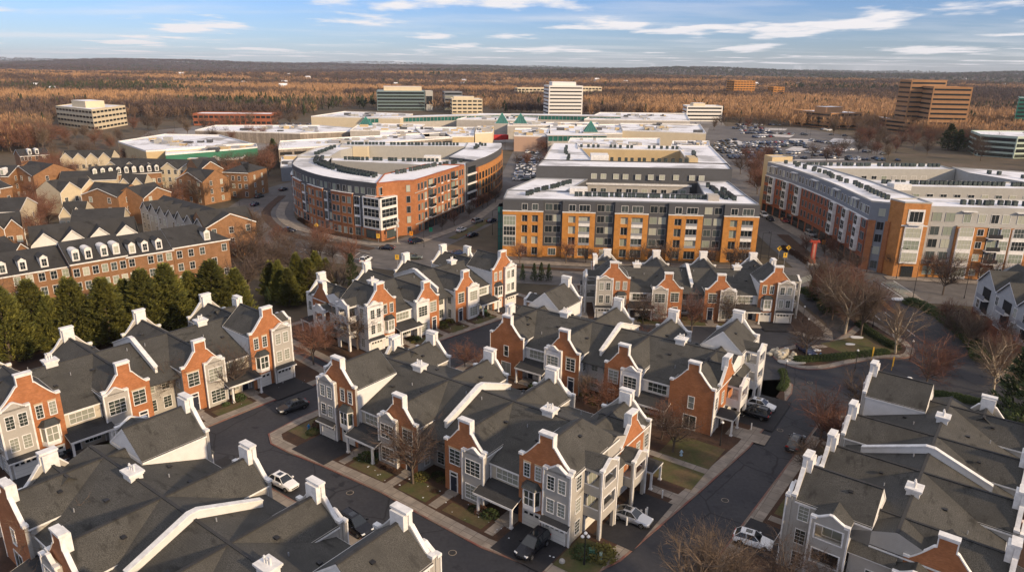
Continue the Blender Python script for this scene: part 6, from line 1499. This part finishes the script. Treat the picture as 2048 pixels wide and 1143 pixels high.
lotrows([((1100, 302), (1125, 302)), ((1050, 306), (1100, 309)), ((1110, 290), (1122, 280)), ((640, 262), (760, 262)), ((560, 252), (640, 250)), ((1250, 246), (1400, 249)), ((1640, 268), (1700, 274)), ((1700, 300), (1770, 310)), ((1590, 262), (1612, 272))], 'cars round the mall', '%s car in the small parks round the mall', .5)
lotrows([((1430, 289), (1500, 287)), ((1440, 284), (1470, 281)), ((1560, 294), (1610, 292)), ((1575, 308), (1640, 305)), ((1575, 314), (1680, 311)), ((1640, 300), (1700, 304)), ((1550, 268), (1590, 270)), ((1470, 250), (1560, 251)), ((450, 262), (600, 258)), ((700, 256), (620, 250)), ((1180, 300), (1120, 312)), ((1700, 320), (1800, 322)), ((1620, 282), (1680, 290)), ((1230, 243), (1330, 243))], 'cars round the mall', '%s car in the small parks round the mall', .8)
b = MB()
for me, x, y, h in XS:
    T = Matrix.Translation((x, y, .06)) @ Matrix.Rotation(h, 4, 'Z'); k = len(b.v); b.v += [tuple(T @ v.co) for v in me.vertices]
    for p in me.polygons: b.f.append(tuple(k+j for j in p.vertices)); b.m.append(b.mi(me.materials[p.material_index]))
if XS: tag(b.build('parked_cars'), 'further cars in the car parks round the mall', 'cars', kind='stuff')
# ================================================================ lamps, signals, signs
def lamp(px, py, h, label, kind='post', group=None, arm=None):
    x, y = at(px, py); R = tag(empty('street_lamp', (x, y, .1), arm or 0), label, 'street lamp', group); b = MB()
    b.tube((0, 0, 0), (0, 0, .7), .13, .09, metal_d, 8); b.tube((0, 0, .6), (0, 0, h), .07, .045, metal_d, 8); b.build('pole', R)
    if kind == 'post':
        for dx in (0, -.3, .3) if label.startswith('three') else (0,):
            g_ = MB(); z = h+(.05 if dx == 0 else -.35)
            for i in range(4):
                r0, r1 = (.09, .2, .19, .06)[i], (.2, .19, .06, .0)[i]; g_.tube((dx, 0, z+i*.11), (dx, 0, z+(i+1)*.11), r0, max(.01, r1), mat('lamp_globe', (.72, .72, .70), .3), 10, False)
            g_.build('lamp_globe', R)
        if label.startswith('three'): c = MB(); c.box(-.3, .3, -.03, .03, h-.4, h-.34, metal_d); c.build('cross_arm', R)
    else:
        c = MB(); c.tube((0, 0, h), (1.6, 0, h+.25), .045, .035, metal_d, 6); c.build('arm', R); c = MB(); c.box(1.4, 2.1, -.14, .14, h+.15, h+.3, metal_d); c.build('lamp_head', R)
lamp(1168, 1130, 3.7, 'three globed lamp post on the lawn at the corner of the nearest terrace'); lamp(1567, 772, 4.2, 'dark lamp post at the kerb corner of the middle terrace'); lamp(1440, 892, 3.4, 'lamp post on the lawn between the two terrace ends')
lamp(1709, 742, 3.6, 'lamp post on the pavement of the island hedge'); lamp(1819, 722, 3.6, 'lamp post at the tip of the island kerb'); lamp(1605, 645, 3.2, 'lamp post beside the right end of the upper terrace'); lamp(1614, 665, 2.6, 'short lamp post at the lane corner by the thicket'); lamp(658, 868, 3.2, 'lamp post on the lawn at the left end of the nearest terrace')
for px, py, h, lab in ((697, 506, 10, 'tall dark signal pole at the left of the big intersection'), (848, 494, 10, 'tall dark signal pole at the corner of the curved block'), (1745, 655, 9, 'tall dark pole beside the entrance road'), (1824, 604, 9.5, 'tall dark signal pole on the right verge of the entrance'), (1928, 597, 9.5, 'tall dark pole further right along the boulevard'), (1792, 558, 8, 'dark lamp pole before the brick corner tower'), (1520, 520, 7.5, 'dark lamp pole left of the yellow signs'), (1536, 520, 8, 'second dark pole left of the yellow signs'), (480, 416, 7, 'dark pole on the near verge of the curve'), (985, 470, 7.5, 'dark lamp pole in the side street'), (1733, 545, 7, 'dark signal pole on the plaza of the corner tower')):
    lamp(px, py, h, lab, 'arm', arm=R_.uniform(0, 6))
for i, (px, py) in enumerate(((1530, 250), (1535, 262), (1556, 268), (1563, 270), (1612, 268), (1620, 275), (1684, 306), (1652, 320), (1735, 318), (1678, 290), (1490, 250), (1500, 246), (1450, 248), (1400, 258), (1750, 262), (1300, 235), (400, 245), (470, 250), (350, 262), (740, 300), (1010, 300), (1095, 330), (1065, 300), (560, 300))):
    lamp(px, py, 11, 'tall lamp pole standing in the car parks round the mall', 'arm', group='tall car park lamp poles', arm=R_.uniform(0, 6))
# signal mast with white boxes at the curved block corner
x, y = at(795, 486); R = tag(empty('signal_mast', (x, y, .15)), 'pale signal mast at the glazed corner of the curved block', 'signal mast'); b = MB(); b.tube((0, 0, 0), (0, 0, 6.5), .16, .12, conc_l, 8); b.build('pole', R)
for dz, dx in ((3.6, -.5), (4.6, .4), (5.6, 0), (6.2, .5)): b = MB(); b.box(dx-.22, dx+.22, -.2, .2, dz, dz+.8, paint_w); b.build('signal_head', R)
# red pylon sign on the street median
x, y = at(1623, 530); R = tag(empty('pylon_sign', (x, y, .15), math.radians(-6)), 'red pylon sign with broad top standing on the street median', 'sign'); rd = mat('sign_red', (.34, .05, .03), .6, .1, 1)
b = MB(); b.box(-1.1, 1.1, -.9, .9, 0, .5, conc_l); b.box(-.75, .75, -.6, .6, .5, 1.6, brick_d); b.build('base', R); b = MB(); b.box(-.55, .55, -.42, .42, 1.6, 6.2, rd); b.box(-.25, .25, -.45, -.43, 1.9, 5.8, mat('sign_pale_band', (.42, .2, .15), .6)); b.build('shaft', R)
b = MB(); b.box(-1.3, 1.3, -.5, .5, 6.2, 6.45, rd); b.box(-1.1, 1.1, -.45, .45, 6.5, 6.8, rd); b.box(-.7, .7, -.5, .5, 6.8, 7.0, metal_d); b.build('top', R)
def sign(px, py, h, label, shape, m, rz=0):
    x, y = at(px, py); R = tag(empty('road_sign', (x, y, .1), rz), label, 'road sign'); b = MB(); b.tube((0, 0, 0), (0, 0, h), .05, .05, metal_g, 6); b.build('post', R); p = MB(); s = .75
    if shape == 'diamond': p.prism([(0, 0), (1, 0), (1, 1), (0, 1)], 0, .01, m); p.v = [(-s, -.05, h), (0, -.05, h-s), (s, -.05, h), (0, -.05, h+s), (-s, -.09, h), (0, -.09, h-s), (s, -.09, h), (0, -.09, h+s)]
    else: p.box(-.5, .5, -.09, -.05, h-.8, h+.5, m)
    p.build('sign_face', R); q = MB(); q.box(-.08, .08, -.115, -.10, h-.35, h+.35, metal_d); q.build('symbol', R)
sign(1556, 520, 3.2, 'yellow diamond sign beside the street, left of two', 'diamond', paint_y); sign(1574, 518, 3.2, 'yellow diamond sign beside the street, right of two', 'diamond', paint_y); sign(1567, 536, 3.6, 'tall yellow panel sign below the two yellow diamonds', 'panel', paint_y)
sign(795, 536, 3.0, 'yellow sign panel seen over the white terrace roofs', 'panel', paint_y); sign(648, 498, 2.6, 'yellow diamond sign on the boulevard verge', 'diamond', paint_y); sign(634, 466, 2.4, 'yellow sign at the foot of the curved block', 'diamond', paint_y); sign(757, 486, 2.2, 'yellow sign by the glazed corner', 'panel', paint_y); sign(823, 482, 2.4, 'orange panel sign by the brick front', 'panel', mat('orange_sign', (.6, .22, .02), .6)); sign(862, 474, 2.4, 'green round topped sign by the brick front', 'panel', mat('green_sign', (.02, .28, .14), .6)); sign(1645, 500, 2.4, 'orange board beside the right block entrance', 'panel', MATS['orange_sign'])
# yellow banners, hydrants, cabinets
for px, py, lab in ((1742, 722, 'thin yellow marker flag behind the upper right chimney, left'), (1782, 742, 'thin yellow marker flag behind the upper right chimney, right')):
    x, y = at(px, py); b = MB(); b.tube((0, 0, 0), (.15, 0, 2.6), .05, .05, paint_y, 5); b.box(-.02, .22, -.02, .02, .8, 2.6, paint_y); o = b.build('marker_flag'); o.location = (x, y, .15); tag(o, lab, 'flag')
gc = mat('cabinet_green', (.05, .12, .08), .6)
def thing_at(px, py, name, label, cat, fn, z=.16, rz=0):
    x, y = at(px, py); b = MB(); fn(b); o = b.build(name); o.location = (x, y, z); o.rotation_euler.z = rz; return tag(o, label, cat)
thing_at(1184, 1112, 'utility_cabinet', 'domed green utility cabinet on the corner lawn', 'cabinet', lambda b: (b.box(-.45, .45, -.4, .4, 0, .6, gc), b.prism([(-.45, -.4), (.45, -.4), (.45, .4), (-.45, .4)], .6, .62, gc), b.box(-.36, .36, -.3, .3, .62, .82, gc), b.box(-.5, .5, -.45, .45, 0, .08, conc)))
thing_at(1201, 1122, 'utility_pedestal', 'pale green cylindrical pedestal beside the green cabinet', 'pedestal', lambda b: (b.tube((0, 0, 0), (0, 0, .95), .16, .16, mat('pale_green', (.32, .4, .33), .6), 10), b.tube((0, 0, .9), (0, 0, 1.08), .18, .12, MATS['pale_green'], 10)))
thing_at(1124, 1125, 'boulder', 'white rounded stone on the corner lawn', 'stone', lambda b: (b.tube((0, 0, 0), (0, 0, .2), .34, .3, conc_l, 8), b.tube((0, 0, .2), (.04, 0, .36), .3, .14, conc_l, 8)))
hb = mat('hydrant_blue', (.03, .16, .35), .5)
def hyd(b, m=hb): b.tube((0, 0, 0), (0, 0, .65), .14, .13, m, 10); b.tube((0, 0, .65), (0, 0, .85), .17, .05, m, 10); b.tube((-.24, 0, .5), (.24, 0, .5), .07, .07, m, 8); b.tube((0, 0, 0), (0, 0, .08), .22, .22, m, 10)
thing_at(618, 860, 'fire_hydrant', 'blue hydrant on the lawn by the curved pavement', 'hydrant', hyd); thing_at(1640, 715, 'fire_hydrant', 'blue topped hydrant at the island hedge', 'hydrant', hyd)
thing_at(1362, 912, 'fire_hydrant', 'pale blue hydrant on the lawn between the terraces', 'hydrant', lambda b: hyd(b, mat('pale_blue', (.35, .5, .6), .5)))
# rock fountain by the blue car
x, y = at(1566, 712); R = tag(empty('rock_fountain', (x, y, .15)), 'pale rock fountain with snowy stones on the island tip', 'fountain'); rk = mat('rock', (.42, .38, .30), .9, .3, 1.5, bump=.5)
rn = random.Random(4)
for i in range(34):
    a = rn.uniform(0, 6.28); q = rn.uniform(0, 2.6)*(.5 if i % 3 == 0 else 1); h = max(.25, 1.7-q*.55)*rn.uniform(.5, 1.1); s = rn.uniform(.3, .62); b = MB(); n = 7
    P = [(s*rn.uniform(.7, 1.2)*math.cos(k*2*PI/n), s*rn.uniform(.7, 1.2)*math.sin(k*2*PI/n)) for k in range(n)]; Q = [(u*.55+.05, v*.55) for u, v in P]; z = 0
    for k in range(n): kk = (k+1) % n; b.face([(*P[k], 0), (*P[kk], 0), (*[c*1.05 for c in P[kk]], h*.6), (*[c*1.05 for c in P[k]], h*.6)], rk); b.face([(*[c*1.05 for c in P[k]], h*.6), (*[c*1.05 for c in P[kk]], h*.6), (*Q[kk], h), (*Q[k], h)], rk)
    b.face([(*c, h) for c in Q], snow if i % 3 == 0 else rk); o = b.build('stone', R); o.location = (q*math.cos(a)*1.3, q*math.sin(a), 0)
b = MB(); b.prism(catmull([(-1.6, -2.2), (1.8, -2.6), (2.8, -3.4), (.6, -4.0), (-1.8, -3.5)], 3), -.02, .12, conc_l); b.build('basin', R)
for k, (px, py, s) in enumerate(((1713, 676, 1.1), (1700, 690, .8), (1800, 600, 1.8), (1632, 702, .8))):
    x, y = at(px, py); b = MB(); b.prism(catmull([(-s, -s*.4), (s*.6, -s*.5), (s*1.2, .1), (s*.4, s*.6), (-s*.8, s*.5)], 3), 0, .1, snow); o = b.build('snow_patch'); o.location = (x, y, .16); tag(o, kind='stuff'); o['label'] = 'thin patch of old snow lying on the ground'; o['category'] = 'snow'
b = MB()
for i in range(70):
    n = rn.choice(('B1', 'B1', 'B4', 'B2', 'B3')); u = rn.uniform(8, 42); v = rn.uniform(-3.6, -1) if n != 'B2' else rn.uniform(21, 26); x, y = loc(n, u, v); s = rn.uniform(.03, .12)
    b.prism([(x+s*rn.uniform(.6, 1.3)*math.cos(k), y+s*rn.uniform(.5, 1.2)*math.sin(k)) for k in (0, 1, 2, 3.2, 4.2, 5.2)], .17, .2, snow)
o = b.build('snow_scraps'); tag(o, 'small scraps of old snow in the planting beds and on lawns', 'snow', kind='stuff')
mh = MB(); mh.tube((0, 0, -.01), (0, 0, .012), .38, .38, mat('manhole_iron', (.025, .024, .023), .6), 16); mh.tube((0, 0, -.01), (0, 0, .008), .46, .46, conc, 16)
mhm = mh.mesh('manhole_cover')
for px, py, lab in ((700, 985, 'round manhole cover in the lane before the nearest terrace, left'), (905, 1105, 'round manhole cover in the lane before the nearest terrace, right'), (1450, 1000, 'round manhole cover in the right hand lane, nearer'), (1560, 860, 'round manhole cover in the right hand lane, farther'), (1620, 765, 'round manhole cover where the lanes meet'), (600, 845, 'round manhole cover beside the dark grey sedan')):
    x, y = at(px, py); o = obj('manhole_cover', mhm, None, (x, y, .05)); tag(o, lab, 'manhole cover')
bn = MB(); bn.prism([(-.3, -.35), (.3, -.35), (.3, .35), (-.3, .35)], .05, 1.0, mat('bin_green', (.02, .06, .035), .5)); bn.box(-.34, .34, -.4, .38, 1.0, 1.08, metal_d); bn.tube((-.3, .3, .1), (.3, .3, .1), .1, .1, metal_d, 8)
bnm = bn.mesh('wheelie_bin')
for n, u, v, lab in (('B1', 10.9, -.1, 'dark green bin beside the left porch of the nearest terrace'), ('B3', 31, -.2, 'dark green bin beside the porch of the white terrace')):
    x, y = loc(n, u, v); o = obj('wheelie_bin', bnm, None, (x, y, .16), .4); tag(o, lab, 'bin')
# ================================================================ the air
b = MB(); b.box(-15500, 15500, -300, 14000, -60, 190, soil); o = b.build('haze'); o['kind'] = 'stuff'
hm_ = bpy.data.materials.new('haze_volume'); hm_.use_nodes = True; n_ = hm_.node_tree; n_.nodes.remove(n_.nodes['Principled BSDF'])
pv = n_.nodes.new('ShaderNodeVolumePrincipled'); pv.inputs['Color'].default_value = (.80, .88, 1, 1); pv.inputs['Density'].default_value = .00004; pv.inputs['Anisotropy'].default_value = .2
n_.links.new(pv.outputs[0], n_.nodes['Material Output'].inputs['Volume']); o.data.materials.clear(); o.data.materials.append(hm_)
tag(o, 'thin blue winter haze over the far hills', 'haze')
